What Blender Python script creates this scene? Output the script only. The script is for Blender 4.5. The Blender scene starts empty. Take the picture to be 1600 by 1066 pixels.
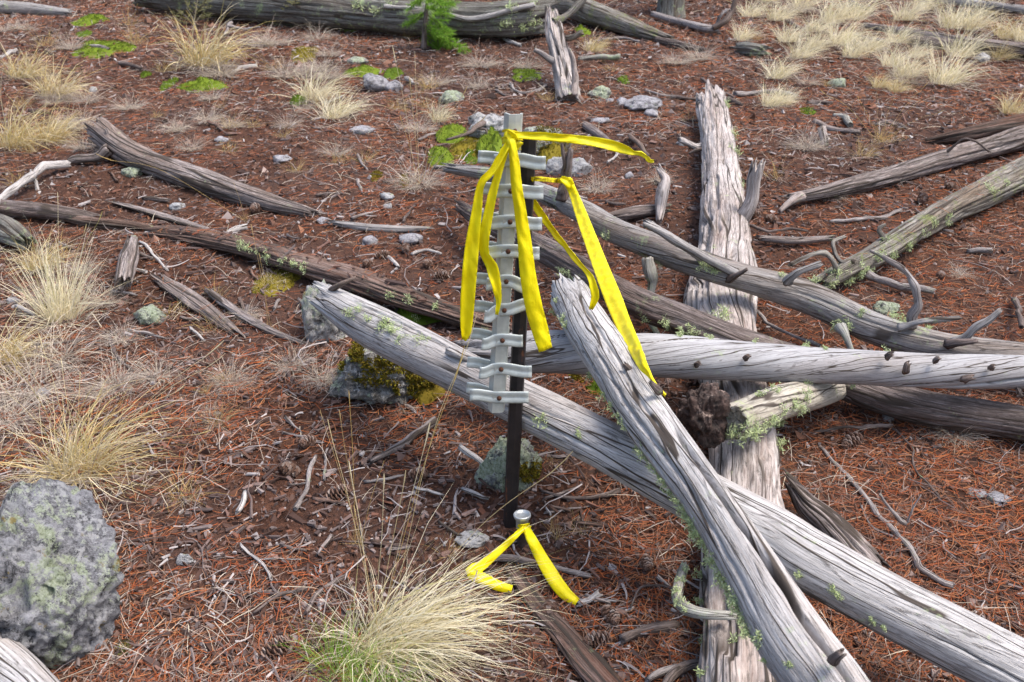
import bpy, math, random
import numpy as np
from mathutils import Vector
from mathutils.bvhtree import BVHTree

# ------------------------------------------------------------------ camera, sky, sun, exposure
S = bpy.context.scene
COL = S.collection
FPX = 1537.0
PITCH = math.radians(22.0)
SLOPE = math.tan(math.radians(8.0))
CAMZ = 1.383
cam_d = bpy.data.cameras.new("camera")
cam_d.sensor_width = 36.0
cam_d.lens = FPX / 1600.0 * 36.0
cam_d.clip_start = 0.05
cam_d.clip_end = 500.0
cam_d.dof.use_dof = True
cam_d.dof.focus_distance = 2.2
cam_d.dof.aperture_fstop = 9.0
cam = bpy.data.objects.new("camera", cam_d)
cam.location = (0, 0, CAMZ)
cam.rotation_euler = (math.pi / 2 - PITCH, 0, 0)
COL.objects.link(cam)
S.camera = cam

SUN_EL, SUN_AZ = math.radians(64), math.radians(105)      # azimuth clockwise from +y
world = bpy.data.worlds.new("World")
S.world = world
world.use_nodes = True
wn = world.node_tree
bg = wn.nodes["Background"]
sky = wn.nodes.new("ShaderNodeTexSky")
sky.sky_type = 'NISHITA'
sky.sun_disc = False
sky.sun_elevation = SUN_EL
sky.sun_rotation = SUN_AZ
sky.dust_density = 4.0
sky.air_density = 1.0
wn.links.new(sky.outputs[0], bg.inputs[0])
bg.inputs[1].default_value = 0.15
sun_d = bpy.data.lights.new("sun", 'SUN')
sun_d.energy = 1.5
sun_d.angle = math.radians(26)
sun_d.color = (1.0, 0.95, 0.88)
sun = bpy.data.objects.new("sun", sun_d)
sdir = Vector((math.sin(SUN_AZ) * math.cos(SUN_EL), math.cos(SUN_AZ) * math.cos(SUN_EL), math.sin(SUN_EL)))
sun.rotation_euler = sdir.to_track_quat('Z', 'Y').to_euler()
COL.objects.link(sun)
S.view_settings.view_transform = 'Standard'
S.view_settings.look = 'None'
S.view_settings.gamma = 1.0
S.view_settings.use_curve_mapping = False
S.view_settings.exposure = 1.06
S.cycles.max_bounces = 6

rng = np.random.default_rng(11)
random.seed(5)
TAU = 2 * math.pi

# ------------------------------------------------------------------ numpy noise
def _h(ix, iy, iz, seed):
    with np.errstate(over='ignore'):
        n = (ix.astype(np.int64) * 374761393 + iy.astype(np.int64) * 668265263 + iz.astype(np.int64) * 1274126177
             + seed * 974711) & 0xffffffff
        n = ((n ^ (n >> 13)) * 1274126177) & 0xffffffff
        n = (n ^ (n >> 16)) & 0xffffffff
    return n / 2147483647.5 - 1.0

def noise(x, y, z, seed=0):
    x, y, z = np.broadcast_arrays(np.asarray(x, float), np.asarray(y, float), np.asarray(z, float))
    fx, fy, fz = np.floor(x), np.floor(y), np.floor(z)
    ix, iy, iz = fx.astype(np.int64), fy.astype(np.int64), fz.astype(np.int64)
    u, v, w = x - fx, y - fy, z - fz
    u, v, w = u*u*(3-2*u), v*v*(3-2*v), w*w*(3-2*w)
    r = 0
    for a in (0, 1):
        for b in (0, 1):
            for c in (0, 1):
                r = r + _h(ix+a, iy+b, iz+c, seed) * (u if a else 1-u) * (v if b else 1-v) * (w if c else 1-w)
    return r

def fbm(x, y, z, seed=0, octv=4, gain=0.5):
    r, a, f = 0, 1.0, 1.0
    for o in range(octv):
        r = r + a * noise(x*f, y*f, z*f, seed + o*17)
        a *= gain
        f *= 2.03
    return r

def sstep(a, b, x):
    t = np.clip((x - a) / (b - a), 0, 1)
    return t*t*(3-2*t)

# ------------------------------------------------------------------ terrain and pixel helpers
def terr(x, y):
    return SLOPE * y + 0.045*noise(x*0.8+3.1, y*0.8, 0.5, 3) + 0.016*noise(x*2.6, y*2.6, 1.5, 4)

def terr_fine(x, y):
    return terr(x, y) + 0.007*fbm(x*9, y*9, 2.5, 5, 3) + 0.003*noise(x*45, y*45, 0.2, 9)

FW = np.array([0, math.cos(PITCH), -math.sin(PITCH)])
UP = np.array([0, math.sin(PITCH), math.cos(PITCH)])
RT = np.array([1.0, 0, 0])
CAM = np.array([0, 0, CAMZ])

def ray(px, py):
    return FW + RT*((px-800)/FPX) - UP*((py-533)/FPX)

def at(px, py, h=0.0):
    """world point seen at this place of the photograph, h metres above the ground"""
    d = ray(px, py)
    t = (CAMZ - h) / (SLOPE*d[1] - d[2])
    for _ in range(12):
        p = CAM + d*t
        e = float(p[2] - h - terr(p[0], p[1]))
        t += e / (SLOPE*d[1] - d[2])
    return CAM + d*t

def atY(px, py, Y):
    d = ray(px, py)
    return CAM + d*(Y/d[1])

def proj(p):
    q = np.asarray(p) - CAM
    z = q @ FW
    return np.stack([800 + FPX*(q @ RT)/z, 533 - FPX*(q @ UP)/z], -1), z

def m_per_px(p):
    return float((np.asarray(p) - CAM) @ FW) / FPX

# ------------------------------------------------------------------ mesh helpers
TRIS = [0]
def mesh_of(name, V, faces, mats, smooth=True, attrs=None, midx=None):
    """faces: list of integer arrays (n,3) or (n,4)"""
    V = np.asarray(V, np.float32)
    me = bpy.data.meshes.new(name)
    me.vertices.add(len(V))
    me.vertices.foreach_set("co", V.ravel())
    loops = np.concatenate([np.asarray(f, np.int32).ravel() for f in faces])
    tot = np.concatenate([np.full(len(f), np.asarray(f).shape[1], np.int32) for f in faces])
    me.loops.add(len(loops))
    me.loops.foreach_set("vertex_index", loops)
    me.polygons.add(len(tot))
    st = np.concatenate([[0], np.cumsum(tot)[:-1]]).astype(np.int32)
    me.polygons.foreach_set("loop_start", st)
    me.polygons.foreach_set("loop_total", tot)
    me.polygons.foreach_set("use_smooth", np.full(len(tot), bool(smooth)))
    for m in (mats if isinstance(mats, (list, tuple)) else [mats]):
        me.materials.append(m)
    if midx is not None:
        me.polygons.foreach_set("material_index", np.asarray(midx, np.int32))
    for k, a in (attrs or {}).items():
        a = np.asarray(a, np.float32)
        at_ = me.attributes.new(k, 'FLOAT_VECTOR' if a.ndim == 2 else 'FLOAT', 'POINT')
        at_.data.foreach_set("vector" if a.ndim == 2 else "value", a.ravel())
    me.update(calc_edges=True)
    me.validate()
    TRIS[0] += int((tot - 2).sum())
    return me

def put(name, me, parent=None, loc=None):
    o = bpy.data.objects.new(name, me)
    COL.objects.link(o)
    if loc is not None:
        o.location = [float(v) for v in loc]
    if parent is not None:
        o.parent = parent
    return o

def tag(o, label=None, cat=None, group=None, kind=None):
    if label: o["label"] = label
    if cat: o["category"] = cat
    if group: o["group"] = group
    if kind: o["kind"] = kind
    return o

def empty(name, loc, label, cat, group=None):
    o = bpy.data.objects.new(name, None)
    o.empty_display_size = 0.05
    o.location = [float(v) for v in loc]
    COL.objects.link(o)
    return tag(o, label, cat, group)

def grid_faces(n, m, wrap=True, off=0):
    """n rings of m verts"""
    i = np.arange(n-1)[:, None]
    j = np.arange(m if wrap else m-1)[None, :]
    j2 = (j+1) % m
    a = i*m+j; b = i*m+j2; c = (i+1)*m+j2; d = (i+1)*m+j
    return np.stack([a, b, c, d], -1).reshape(-1, 4) + off

# ------------------------------------------------------------------ materials
def nodes_of(name, rough=0.85, spec=0.25):
    m = bpy.data.materials.new(name)
    m.use_nodes = True
    nt = m.node_tree
    b = nt.nodes["Principled BSDF"]
    b.inputs["Roughness"].default_value = rough
    b.inputs["Specular IOR Level"].default_value = spec
    return m, nt, b

def N(nt, t, **kw):
    n = nt.nodes.new(t)
    for k, v in kw.items():
        if k.startswith('i_'):
            n.inputs[k[2:].replace('_', ' ')].default_value = v
        else:
            setattr(n, k, v)
    return n

def ramp(nt, src, stops, interp='LINEAR'):
    r = nt.nodes.new("ShaderNodeValToRGB")
    r.color_ramp.interpolation = interp
    els = r.color_ramp.elements
    while len(els) < len(stops):
        els.new(0.5)
    for e, (p, c) in zip(els, stops):
        e.position = p
        e.color = (c, c, c, 1) if not hasattr(c, '__len__') else (*c, 1)
    nt.links.new(src, r.inputs[0])
    return r.outputs[0]

def mix(nt, fac, a, b, mode='MIX'):
    n = nt.nodes.new("ShaderNodeMix")
    n.data_type = 'RGBA'
    n.blend_type = mode
    for s, v in ((n.inputs[0], fac), (n.inputs[6], a), (n.inputs[7], b)):
        if hasattr(v, 'is_output'):
            nt.links.new(v, s)
        elif hasattr(v, '__len__'):
            s.default_value = (*v, 1)
        else:
            s.default_value = v
    return n.outputs[2]

def mth(nt, op, a, b=0.0, clamp=False):
    n = nt.nodes.new("ShaderNodeMath")
    n.operation = op
    n.use_clamp = clamp
    for s, v in ((n.inputs[0], a), (n.inputs[1], b)):
        if hasattr(v, 'is_output'):
            nt.links.new(v, s)
        else:
            s.default_value = v
    return n.outputs[0]

def mapped(nt, src, sc, loc=(0, 0, 0)):
    n = nt.nodes.new("ShaderNodeMapping")
    n.inputs["Scale"].default_value = sc
    n.inputs["Location"].default_value = loc
    nt.links.new(src, n.inputs[0])
    return n.outputs[0]

def tex(nt, vec, scale=1.0, detail=4.0, rough=0.55, dist=0.0):
    n = nt.nodes.new("ShaderNodeTexNoise")
    n.inputs["Scale"].default_value = scale
    n.inputs["Detail"].default_value = detail
    n.inputs["Roughness"].default_value = rough
    n.inputs["Distortion"].default_value = dist
    nt.links.new(vec, n.inputs["Vector"])
    return n.outputs["Fac"]

def bump(nt, b, h, strength, dist):
    n = nt.nodes.new("ShaderNodeBump")
    n.inputs["Strength"].default_value = strength
    n.inputs["Distance"].default_value = dist
    nt.links.new(h, n.inputs["Height"])
    nt.links.new(n.outputs[0], b.inputs["Normal"])

def wood_mat(name, light, mid, dark, crackcol=(0.06, 0.048, 0.04), lichen=0.0, stain=(0.2, 0.12, 0.07), stain_amt=0.3,
             crackw=0.018, lich_col=(0.25, 0.31, 0.16), crackdens=24.0, seed=0.0, bmp=1.0):
    m, nt, b = nodes_of(name, 0.9, 0.15)
    a = N(nt, "ShaderNodeAttribute", attribute_name="grain").outputs["Vector"]
    patch = tex(nt, mapped(nt, a, (11, 11, 4.0), (seed, 0, 0)), 1, 5, 0.6)
    streak = tex(nt, mapped(nt, a, (130, 130, 6.0), (0, seed, 0)), 1, 5, 0.7, 0.3)
    fib = tex(nt, mapped(nt, a, (420, 420, 22.0)), 1, 3, 0.65)
    mott = tex(nt, mapped(nt, a, (110, 110, 45)), 1, 6, 0.75)
    v = mth(nt, 'ADD', mth(nt, 'MULTIPLY', patch, 0.45), mth(nt, 'MULTIPLY', streak, 0.45))
    v = mth(nt, 'ADD', v, mth(nt, 'MULTIPLY', fib, 0.45))
    v = mth(nt, 'ADD', v, mth(nt, 'MULTIPLY', mott, 0.4))
    c = ramp(nt, v, [(0.66, dark), (0.84, mid), (1.04, light)])
    st = ramp(nt, tex(nt, mapped(nt, a, (12, 12, 1.6), (3, seed, 1)), 1, 5, 0.6), [(0.5, 0.0), (0.68, 1.0)])
    c = mix(nt, mth(nt, 'MULTIPLY', st, stain_amt), c, stain)
    # weather checks: long thin cracks that run with the grain
    wob = nt.nodes.new("ShaderNodeTexNoise")
    wob.inputs["Scale"].default_value = 1.0
    wob.inputs["Detail"].default_value = 2.0
    nt.links.new(mapped(nt, a, (30, 30, 5)), wob.inputs["Vector"])
    wv = nt.nodes.new("ShaderNodeVectorMath")
    wv.operation = 'MULTIPLY_ADD'
    nt.links.new(wob.outputs["Color"], wv.inputs[0])
    wv.inputs[1].default_value = (0.018, 0.018, 0.0)
    nt.links.new(a, wv.inputs[2])
    def crack(sc, w, loc):
        n = nt.nodes.new("ShaderNodeTexVoronoi")
        n.feature = 'DISTANCE_TO_EDGE'
        n.inputs["Scale"].default_value = 1.0
        nt.links.new(mapped(nt, wv.outputs[0], sc, loc), n.inputs["Vector"])
        return ramp(nt, n.outputs["Distance"], [(0.0, 1.0), (w*0.5, 0.95), (w, 0.0)])
    gate = ramp(nt, tex(nt, mapped(nt, a, (14, 14, 2.4), (7, 1, seed)), 1, 2), [(0.36, 0.0), (0.46, 1.0)])
    k1 = mth(nt, 'MULTIPLY', crack((crackdens*1.25, crackdens*1.25, 1.0), crackw*1.7, (seed, 2, 0)), gate)
    k2 = mth(nt, 'MULTIPLY', crack((crackdens*3.0, crackdens*3.0, 3.4), crackw*3.0, (0, seed, 4)), ramp(nt, mott, [(0.42, 0.0), (0.62, 0.8)]))
    k3 = mth(nt, 'MULTIPLY', crack((crackdens*6.5, crackdens*6.5, 9.0), crackw*4.0, (2, seed, 1)), ramp(nt, streak, [(0.45, 0.0), (0.62, 0.6)]))
    k = mth(nt, 'MAXIMUM', mth(nt, 'MAXIMUM', k1, k2), k3)
    c = mix(nt, k, c, crackcol)
    if lichen > 0:
        tc = N(nt, "ShaderNodeTexCoord").outputs["Object"]
        l1 = tex(nt, tc, 13, 6, 0.7)
        l2 = tex(nt, tc, 90, 3, 0.6)
        lm = ramp(nt, mth(nt, 'ADD', mth(nt, 'MULTIPLY', l1, 0.75), mth(nt, 'MULTIPLY', l2, 0.25)),
                  [(0.62-0.22*lichen, 0.0), (0.72-0.22*lichen, 1.0)])
        lc = mix(nt, l2, lich_col, tuple(min(1, q*1.7) for q in lich_col))
        c = mix(nt, mth(nt, 'MULTIPLY', lm, 0.8), c, lc)
    nt.links.new(c, b.inputs["Base Color"])
    h = mth(nt, 'ADD', mth(nt, 'MULTIPLY', streak, 0.4), mth(nt, 'ADD', mth(nt, 'MULTIPLY', fib, 0.3), mth(nt, 'MULTIPLY', mott, 0.5)))
    h = mth(nt, 'SUBTRACT', h, mth(nt, 'MULTIPLY', k, 0.9))
    bump(nt, b, h, min(1.0, 0.7*bmp), 0.0032*bmp)
    return m

GREY = ((0.52, 0.50, 0.50), (0.34, 0.32, 0.315), (0.15, 0.135, 0.13))
M = {}
M['silver'] = wood_mat("weathered_silver_wood", (0.52, 0.505, 0.50), (0.375, 0.36, 0.352), (0.19, 0.175, 0.17), lichen=0.10, stain_amt=0.25)
M['silver2'] = wood_mat("weathered_grey_wood", (0.43, 0.41, 0.40), (0.29, 0.275, 0.265), (0.14, 0.125, 0.12), lichen=0.15, stain_amt=0.2, seed=3.3, crackdens=30)
M['smooth'] = wood_mat("smooth_grey_wood", (0.44, 0.435, 0.445), (0.34, 0.335, 0.34), (0.21, 0.205, 0.205), lichen=0.06, stain_amt=0.2, seed=8.1, crackdens=34, crackw=0.012, bmp=.7)
M['curved'] = wood_mat("grey_curved_wood", (0.36, 0.345, 0.335), (0.235, 0.22, 0.21), (0.11, 0.1, 0.09), lichen=0.25, stain_amt=0.35, seed=5.7)
M['snag'] = wood_mat("pale_splintered_wood", (0.55, 0.505, 0.48), (0.38, 0.335, 0.315), (0.15, 0.115, 0.1), lichen=0.12, stain=(0.22, 0.12, 0.075), stain_amt=0.35, seed=2.2, crackdens=20, crackw=.028)
M['rotten'] = wood_mat("rotting_brown_wood", (0.27, 0.20, 0.175), (0.14, 0.09, 0.07), (0.05, 0.033, 0.027), lichen=0.10, stain=(0.16, 0.06, 0.03), stain_amt=0.5, seed=6.4, crackdens=20, crackw=.035, bmp=1.3)
M['dark'] = wood_mat("dark_brown_wood", (0.24, 0.20, 0.19), (0.12, 0.095, 0.085), (0.045, 0.034, 0.03), lichen=0.12, stain=(0.13, 0.06, 0.035), stain_amt=0.4, seed=1.4, bmp=1.2)  # dark brown is the wood's own colour
M['greybark'] = wood_mat("greenish_grey_bark", (0.26, 0.26, 0.24), (0.15, 0.145, 0.13), (0.06, 0.055, 0.05), lichen=0.35, stain=(0.12, 0.08, 0.06), stain_amt=0.4, seed=4.9, crackw=.03, bmp=1.3)
M['ribbed'] = wood_mat("ribbed_grey_brown_wood", (0.42, 0.37, 0.355), (0.24, 0.2, 0.185), (0.07, 0.055, 0.05), lichen=0.08, stain_amt=0.35, seed=9.2, crackdens=26, crackw=.04, bmp=1.4)
M['mossy'] = wood_mat("mossy_grey_bark", (0.36, 0.34, 0.31), (0.2, 0.18, 0.15), (0.07, 0.055, 0.045), lichen=0.42, lich_col=(0.14, 0.16, 0.06), stain_amt=0.4, seed=7.7, crackw=.035, bmp=1.3)
M['birchy'] = wood_mat("lichen_green_bark", (0.50, 0.46, 0.40), (0.36, 0.33, 0.275), (0.17, 0.15, 0.12), lichen=0.34, lich_col=(0.26, 0.3, 0.15), stain_amt=0.2, seed=3.9, crackdens=12, crackw=.01)
M['twig'] = wood_mat("grey_twig", (0.42, 0.39, 0.38), (0.26, 0.23, 0.22), (0.1, 0.08, 0.075), lichen=0.1, stain_amt=0.3, seed=1.1, crackdens=60)
M['twigdark'] = wood_mat("dark_twig", (0.24, 0.2, 0.185), (0.13, 0.1, 0.09), (0.05, 0.04, 0.035), lichen=0.05, stain_amt=0.3, seed=1.9, crackdens=60)
M['twigpale'] = wood_mat("pale_twig", (0.6, 0.57, 0.55), (0.44, 0.41, 0.39), (0.2, 0.18, 0.16), lichen=0.0, stain_amt=0.2, seed=2.9, crackdens=60)
M['lichtwig'] = wood_mat("lichen_twig", (0.46, 0.46, 0.42), (0.3, 0.29, 0.26), (0.12, 0.1, 0.09), lichen=0.5, lich_col=(0.25, 0.31, 0.18), stain_amt=0.2, seed=4.4, crackdens=60)

def island_mat(name, stops, rough=0.85, transl=0.0, spec=0.2, noise_amt=0.0, weather=None):
    m, nt, b = nodes_of(name, rough, spec)
    g = N(nt, "ShaderNodeNewGeometry").outputs["Random Per Island"]
    c = ramp(nt, g, stops)
    if weather:                                            # old bleached drifts between the fresh ones
        tw = N(nt, "ShaderNodeTexCoord").outputs["Object"]
        wn_ = tex(nt, mapped(nt, tw, (1, 1, 1), weather[1]), 1.7, 4, 0.6)
        sp = nt.nodes.new("ShaderNodeSeparateXYZ")
        nt.links.new(tw, sp.inputs[0])
        fresh = ramp(nt, mth(nt, 'ADD', mth(nt, 'MULTIPLY', sp.outputs[0], 0.5), mth(nt, 'MULTIPLY', wn_, 0.3)), [(0.42, 1.0), (0.72, 0.15)])
        c = mix(nt, mth(nt, 'MULTIPLY', fresh, ramp(nt, wn_, [(0.40, 0.0), (0.62, 0.85)])), c, ramp(nt, g, weather[0]))
    if noise_amt:
        tc = N(nt, "ShaderNodeTexCoord").outputs["Object"]
        c = mix(nt, noise_amt, c, ramp(nt, tex(nt, tc, 60, 4), [(0.3, 0.25), (0.7, 1.0)]), 'MULTIPLY')
    nt.links.new(c, b.inputs["Base Color"])
    if transl:
        t = N(nt, "ShaderNodeBsdfTranslucent")
        nt.links.new(c, t.inputs[0])
        ms = N(nt, "ShaderNodeMixShader")
        ms.inputs[0].default_value = transl
        nt.links.new(b.outputs[0], ms.inputs[1])
        nt.links.new(t.outputs[0], ms.inputs[2])
        nt.links.new(ms.outputs[0], nt.nodes["Material Output"].inputs[0])
    return m

M['needles'] = island_mat("fallen_needles", [(0, (0.44, 0.13, 0.04)), (0.15, (0.34, 0.085, 0.028)), (0.32, (0.24, 0.062, 0.026)),
                          (0.45, (0.46, 0.2, 0.085)), (0.58, (0.16, 0.06, 0.035)), (0.72, (0.3, 0.19, 0.13)), (0.85, (0.1, 0.05, 0.038)), (0.95, (0.36, 0.29, 0.25)), (1, (0.2, 0.1, 0.06))],
    weather=([(0, (0.24, 0.085, 0.045)), (0.3, (0.13, 0.055, 0.036)), (0.55, (0.3, 0.115, 0.055)), (0.75, (0.08, 0.042, 0.032)), (0.9, (0.3, 0.21, 0.17)), (1, (0.36, 0.1, 0.035))], (5.0, 1.3, 0)))
M['chips'] = island_mat("wood_chips", [(0, (0.05, 0.03, 0.025)), (0.3, (0.13, 0.07, 0.05)), (0.5, (0.085, 0.06, 0.055)), (0.68, (0.2, 0.16, 0.15)),
                        (0.84, (0.2, 0.08, 0.045)), (0.95, (0.3, 0.26, 0.25)), (1, (0.48, 0.45, 0.44))], noise_amt=0.5)
M['crumb'] = island_mat("litter_crumbs", [(0, (0.035, 0.022, 0.018)), (0.35, (0.09, 0.048, 0.036)), (0.6, (0.16, 0.075, 0.045)), (0.8, (0.13, 0.1, 0.095)), (0.93, (0.24, 0.11, 0.06)), (1, (0.36, 0.33, 0.32))])
M['twiglitter'] = island_mat("litter_twigs", [(0, (0.06, 0.04, 0.036)), (0.4, (0.14, 0.1, 0.09)), (0.75, (0.25, 0.21, 0.2)), (1, (0.46, 0.42, 0.41))])
M['straw'] = island_mat("straw_blades", [(0, (0.62, 0.47, 0.2)), (0.3, (0.7, 0.6, 0.36)), (0.55, (0.76, 0.68, 0.47)), (0.8, (0.56, 0.4, 0.14)), (0.93, (0.4, 0.36, 0.12)), (1, (0.5, 0.4, 0.3))], 0.6, 0.3)
M['cream'] = island_mat("cream_blades", [(0, (0.74, 0.65, 0.43)), (0.4, (0.86, 0.8, 0.62)), (0.75, (0.8, 0.71, 0.48)), (0.92, (0.5, 0.46, 0.2)), (1, (0.5, 0.42, 0.33))], 0.6, 0.3)
M['deadblade'] = island_mat("dead_grey_blades", [(0, (0.44, 0.37, 0.31)), (0.35, (0.6, 0.53, 0.44)), (0.65, (0.34, 0.27, 0.24)), (0.85, (0.68, 0.6, 0.45)), (1, (0.24, 0.18, 0.16))], 0.8, 0.2)
M['ochreblade'] = island_mat("ochre_blades", [(0, (0.5, 0.33, 0.1)), (0.4, (0.62, 0.45, 0.18)), (0.7, (0.42, 0.3, 0.16)), (1, (0.36, 0.3, 0.1))], 0.7, 0.25)
M['greenblade'] = island_mat("green_blades", [(0, (0.16, 0.3, 0.03)), (0.5, (0.22, 0.38, 0.05)), (1, (0.34, 0.42, 0.1))], 0.6, 0.3)
M['mossfuzz'] = island_mat("green_moss", [(0, (0.05, 0.085, 0.008)), (0.4, (0.105, 0.165, 0.013)), (0.75, (0.19, 0.25, 0.022)), (1, (0.13, 0.11, 0.018))], 0.9, 0.2)
M['mossochre'] = island_mat("ochre_moss", [(0, (0.09, 0.066, 0.008)), (0.5, (0.2, 0.145, 0.014)), (0.8, (0.15, 0.15, 0.015)), (1, (0.09, 0.052, 0.014))], 0.9, 0.15)
M['lichfuzz'] = island_mat("beard_lichen", [(0, (0.36, 0.44, 0.19)), (0.5, (0.5, 0.57, 0.29)), (0.8, (0.4, 0.48, 0.28)), (1, (0.58, 0.62, 0.4))], 0.9, 0.15)
M['lichgrey'] = island_mat("grey_lichen", [(0, (0.38, 0.44, 0.36)), (0.5, (0.5, 0.55, 0.46)), (1, (0.6, 0.64, 0.56))], 0.9)
M['fir'] = island_mat("fir_needles", [(0, (0.1, 0.22, 0.02)), (0.5, (0.17, 0.34, 0.03)), (1, (0.28, 0.42, 0.06))], 0.6, 0.25)
M['olive'] = island_mat("olive_sprigs", [(0, (0.16, 0.16, 0.07)), (0.5, (0.23, 0.24, 0.1)), (1, (0.3, 0.26, 0.14))], 0.8, 0.2)
M['cone'] = island_mat("pine_cone_scales", [(0, (0.09, 0.05, 0.035)), (0.5, (0.15, 0.085, 0.06)), (0.85, (0.22, 0.15, 0.12)), (1, (0.3, 0.25, 0.22))], 0.8)

def ground_mat():
    m, nt, b = nodes_of("forest_soil", 0.95, 0.1)
    tc = N(nt, "ShaderNodeTexCoord").outputs["Object"]
    n1 = tex(nt, tc, 2.2, 5, 0.6)
    n2 = tex(nt, tc, 26, 6, 0.7)
    n3 = tex(nt, tc, 140, 4, 0.7)
    c = ramp(nt, n2, [(0.3, (0.024, 0.013, 0.01)), (0.5, (0.07, 0.034, 0.023)), (0.68, (0.13, 0.062, 0.04))])
    c = mix(nt, ramp(nt, n1, [(0.42, 0.0), (0.62, 0.7)]), c, (0.085, 0.052, 0.042))
    c = mix(nt, ramp(nt, n3, [(0.55, 0.0), (0.66, 0.75)]), c, (0.15, 0.065, 0.035))
    c = mix(nt, ramp(nt, n3, [(0.28, 0.7), (0.4, 0.0)]), c, (0.025, 0.017, 0.014))
    nt.links.new(c, b.inputs["Base Color"])
    h = mth(nt, 'ADD', mth(nt, 'MULTIPLY', n2, 0.6), mth(nt, 'MULTIPLY', n3, 0.4))
    bump(nt, b, h, 1.0, 0.02)
    return m
M['soil'] = ground_mat()

def rock_mat(name, base, lichen, orange=0.2, seed=0.0, white=0.4):
    m, nt, b = nodes_of(name, 0.92, 0.15)
    tc = mapped(nt, N(nt, "ShaderNodeTexCoord").outputs["Object"], (1, 1, 1), (seed, seed*.7, 0))
    n1 = tex(nt, tc, 26, 8, 0.75)
    n2 = tex(nt, tc, 130, 6, 0.78)
    n4 = tex(nt, tc, 420, 4, 0.75)
    n3 = tex(nt, tc, 11, 7, 0.7, 0.6)
    lo = tuple(q*0.2 for q in base); hi = tuple(min(1, q*1.55) for q in base)
    c = ramp(nt, mth(nt, 'ADD', mth(nt, 'MULTIPLY', n1, 0.5), mth(nt, 'ADD', mth(nt, 'MULTIPLY', n2, 0.3), mth(nt, 'MULTIPLY', n4, 0.2))), [(0.42, lo), (0.5, base), (0.57, hi)])
    nw = tex(nt, mapped(nt, tc, (1, 1, 1), (4, 2, 1)), 30, 8, 0.75)
    c = mix(nt, ramp(nt, nw, [(0.60-0.1*white, 0.0), (0.625-0.1*white, 0.85)]), c, (0.55, 0.55, 0.56))
    nl = mth(nt, 'ADD', mth(nt, 'MULTIPLY', n3, 0.6), mth(nt, 'ADD', mth(nt, 'MULTIPLY', n2, 0.25), mth(nt, 'MULTIPLY', n4, 0.15)))
    lm = ramp(nt, nl, [(0.61-0.16*lichen, 0.0), (0.63-0.16*lichen, 0.95)])
    lc = ramp(nt, n2, [(0.38, (0.2, 0.24, 0.13)), (0.5, (0.42, 0.48, 0.33)), (0.62, (0.58, 0.62, 0.5))])
    c = mix(nt, lm, c, lc)
    vo = nt.nodes.new("ShaderNodeTexVoronoi")
    vo.inputs["Scale"].default_value = 42
    nt.links.new(tc, vo.inputs["Vector"])
    sx = nt.nodes.new("ShaderNodeSeparateColor")
    nt.links.new(vo.outputs["Color"], sx.inputs[0])
    blob = mth(nt, 'ADD', vo.outputs["Distance"], mth(nt, 'ADD', mth(nt, 'MULTIPLY', n2, 0.9), mth(nt, 'MULTIPLY', n4, 0.5)))
    bm_ = mth(nt, 'MULTIPLY', ramp(nt, blob, [(0.93, 1.0), (0.97, 0.0)]), mth(nt, 'GREATER_THAN', sx.outputs[0], 1.0-lichen*0.75))
    c = mix(nt, mth(nt, 'MULTIPLY', bm_, 0.9), c, ramp(nt, n4, [(0.4, (0.3, 0.36, 0.22)), (0.6, (0.62, 0.66, 0.52))]))
    pit = ramp(nt, n2, [(0.36, 1.0), (0.41, 0.0)])
    c = mix(nt, mth(nt, 'MULTIPLY', pit, 0.8), c, tuple(q*0.15 for q in base))
    no = tex(nt, mapped(nt, tc, (1, 1, 1), (9, 5, 3)), 17, 4, 0.7)
    c = mix(nt, ramp(nt, no, [(0.70-0.12*orange, 0.0), (0.75-0.12*orange, 0.8)]), c, (0.3, 0.22, 0.06))
    nt.links.new(c, b.inputs["Base Color"])
    h = mth(nt, 'ADD', mth(nt, 'MULTIPLY', n1, 0.5), mth(nt, 'ADD', mth(nt, 'MULTIPLY', n2, 0.5), mth(nt, 'MULTIPLY', n4, 0.3)))
    bump(nt, b, h, 1.0, 0.022)
    return m
M['boulder'] = rock_mat("lichen_boulder", (0.30, 0.30, 0.32), 0.5, 0.45, 1.0, 0.6)
M['lichrock'] = rock_mat("pale_lichen_rock", (0.40, 0.39, 0.37), 0.55, 0.5, 4.0, 0.9)
M['proprock'] = rock_mat("shaded_lichen_rock", (0.24, 0.23, 0.215), 0.45, 0.5, 4.0, 0.5)  # darker copy of the pale lichen rock, shade put into its colour
M['greyrock'] = rock_mat("grey_stone", (0.34, 0.33, 0.35), 0.15, 0.0, 7.0, 0.3)
M['greenrock'] = rock_mat("green_lichen_stone", (0.24, 0.24, 0.23), 0.85, 0.2, 2.0, 0.3)
M['whiterock'] = rock_mat("white_lichen_stone", (0.42, 0.41, 0.41), 0.3, 0.5, 3.0, 0.9)

def simple_mat(name, lo, hi, rough, spec=0.4, metal=0.0, sc=30, bm=0.0, spots=None):
    m, nt, b = nodes_of(name, rough, spec)
    b.inputs["Metallic"].default_value = metal
    tc = N(nt, "ShaderNodeTexCoord").outputs["Object"]
    n = tex(nt, tc, sc, 6, 0.65)
    c = ramp(nt, n, [(0.35, lo), (0.62, hi)])
    if spots:
        n2 = tex(nt, mapped(nt, tc, (1, 1, 0.35), (3, 1, 0)), sc*0.7, 6, 0.75)
        c = mix(nt, ramp(nt, n2, [(spots[1], 0.0), (spots[1]+0.07, 0.85)]), c, spots[0])
    nt.links.new(c, b.inputs["Base Color"])
    if bm:
        bump(nt, b, n, 0.6, bm)
    return m
M['galv'] = simple_mat("weathered_galvanised_steel", (0.34, 0.355, 0.32), (0.50, 0.52, 0.475), 0.5, 0.5, 0.25, 22, 0.0008, ((0.40, 0.32, 0.19), 0.60))
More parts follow.
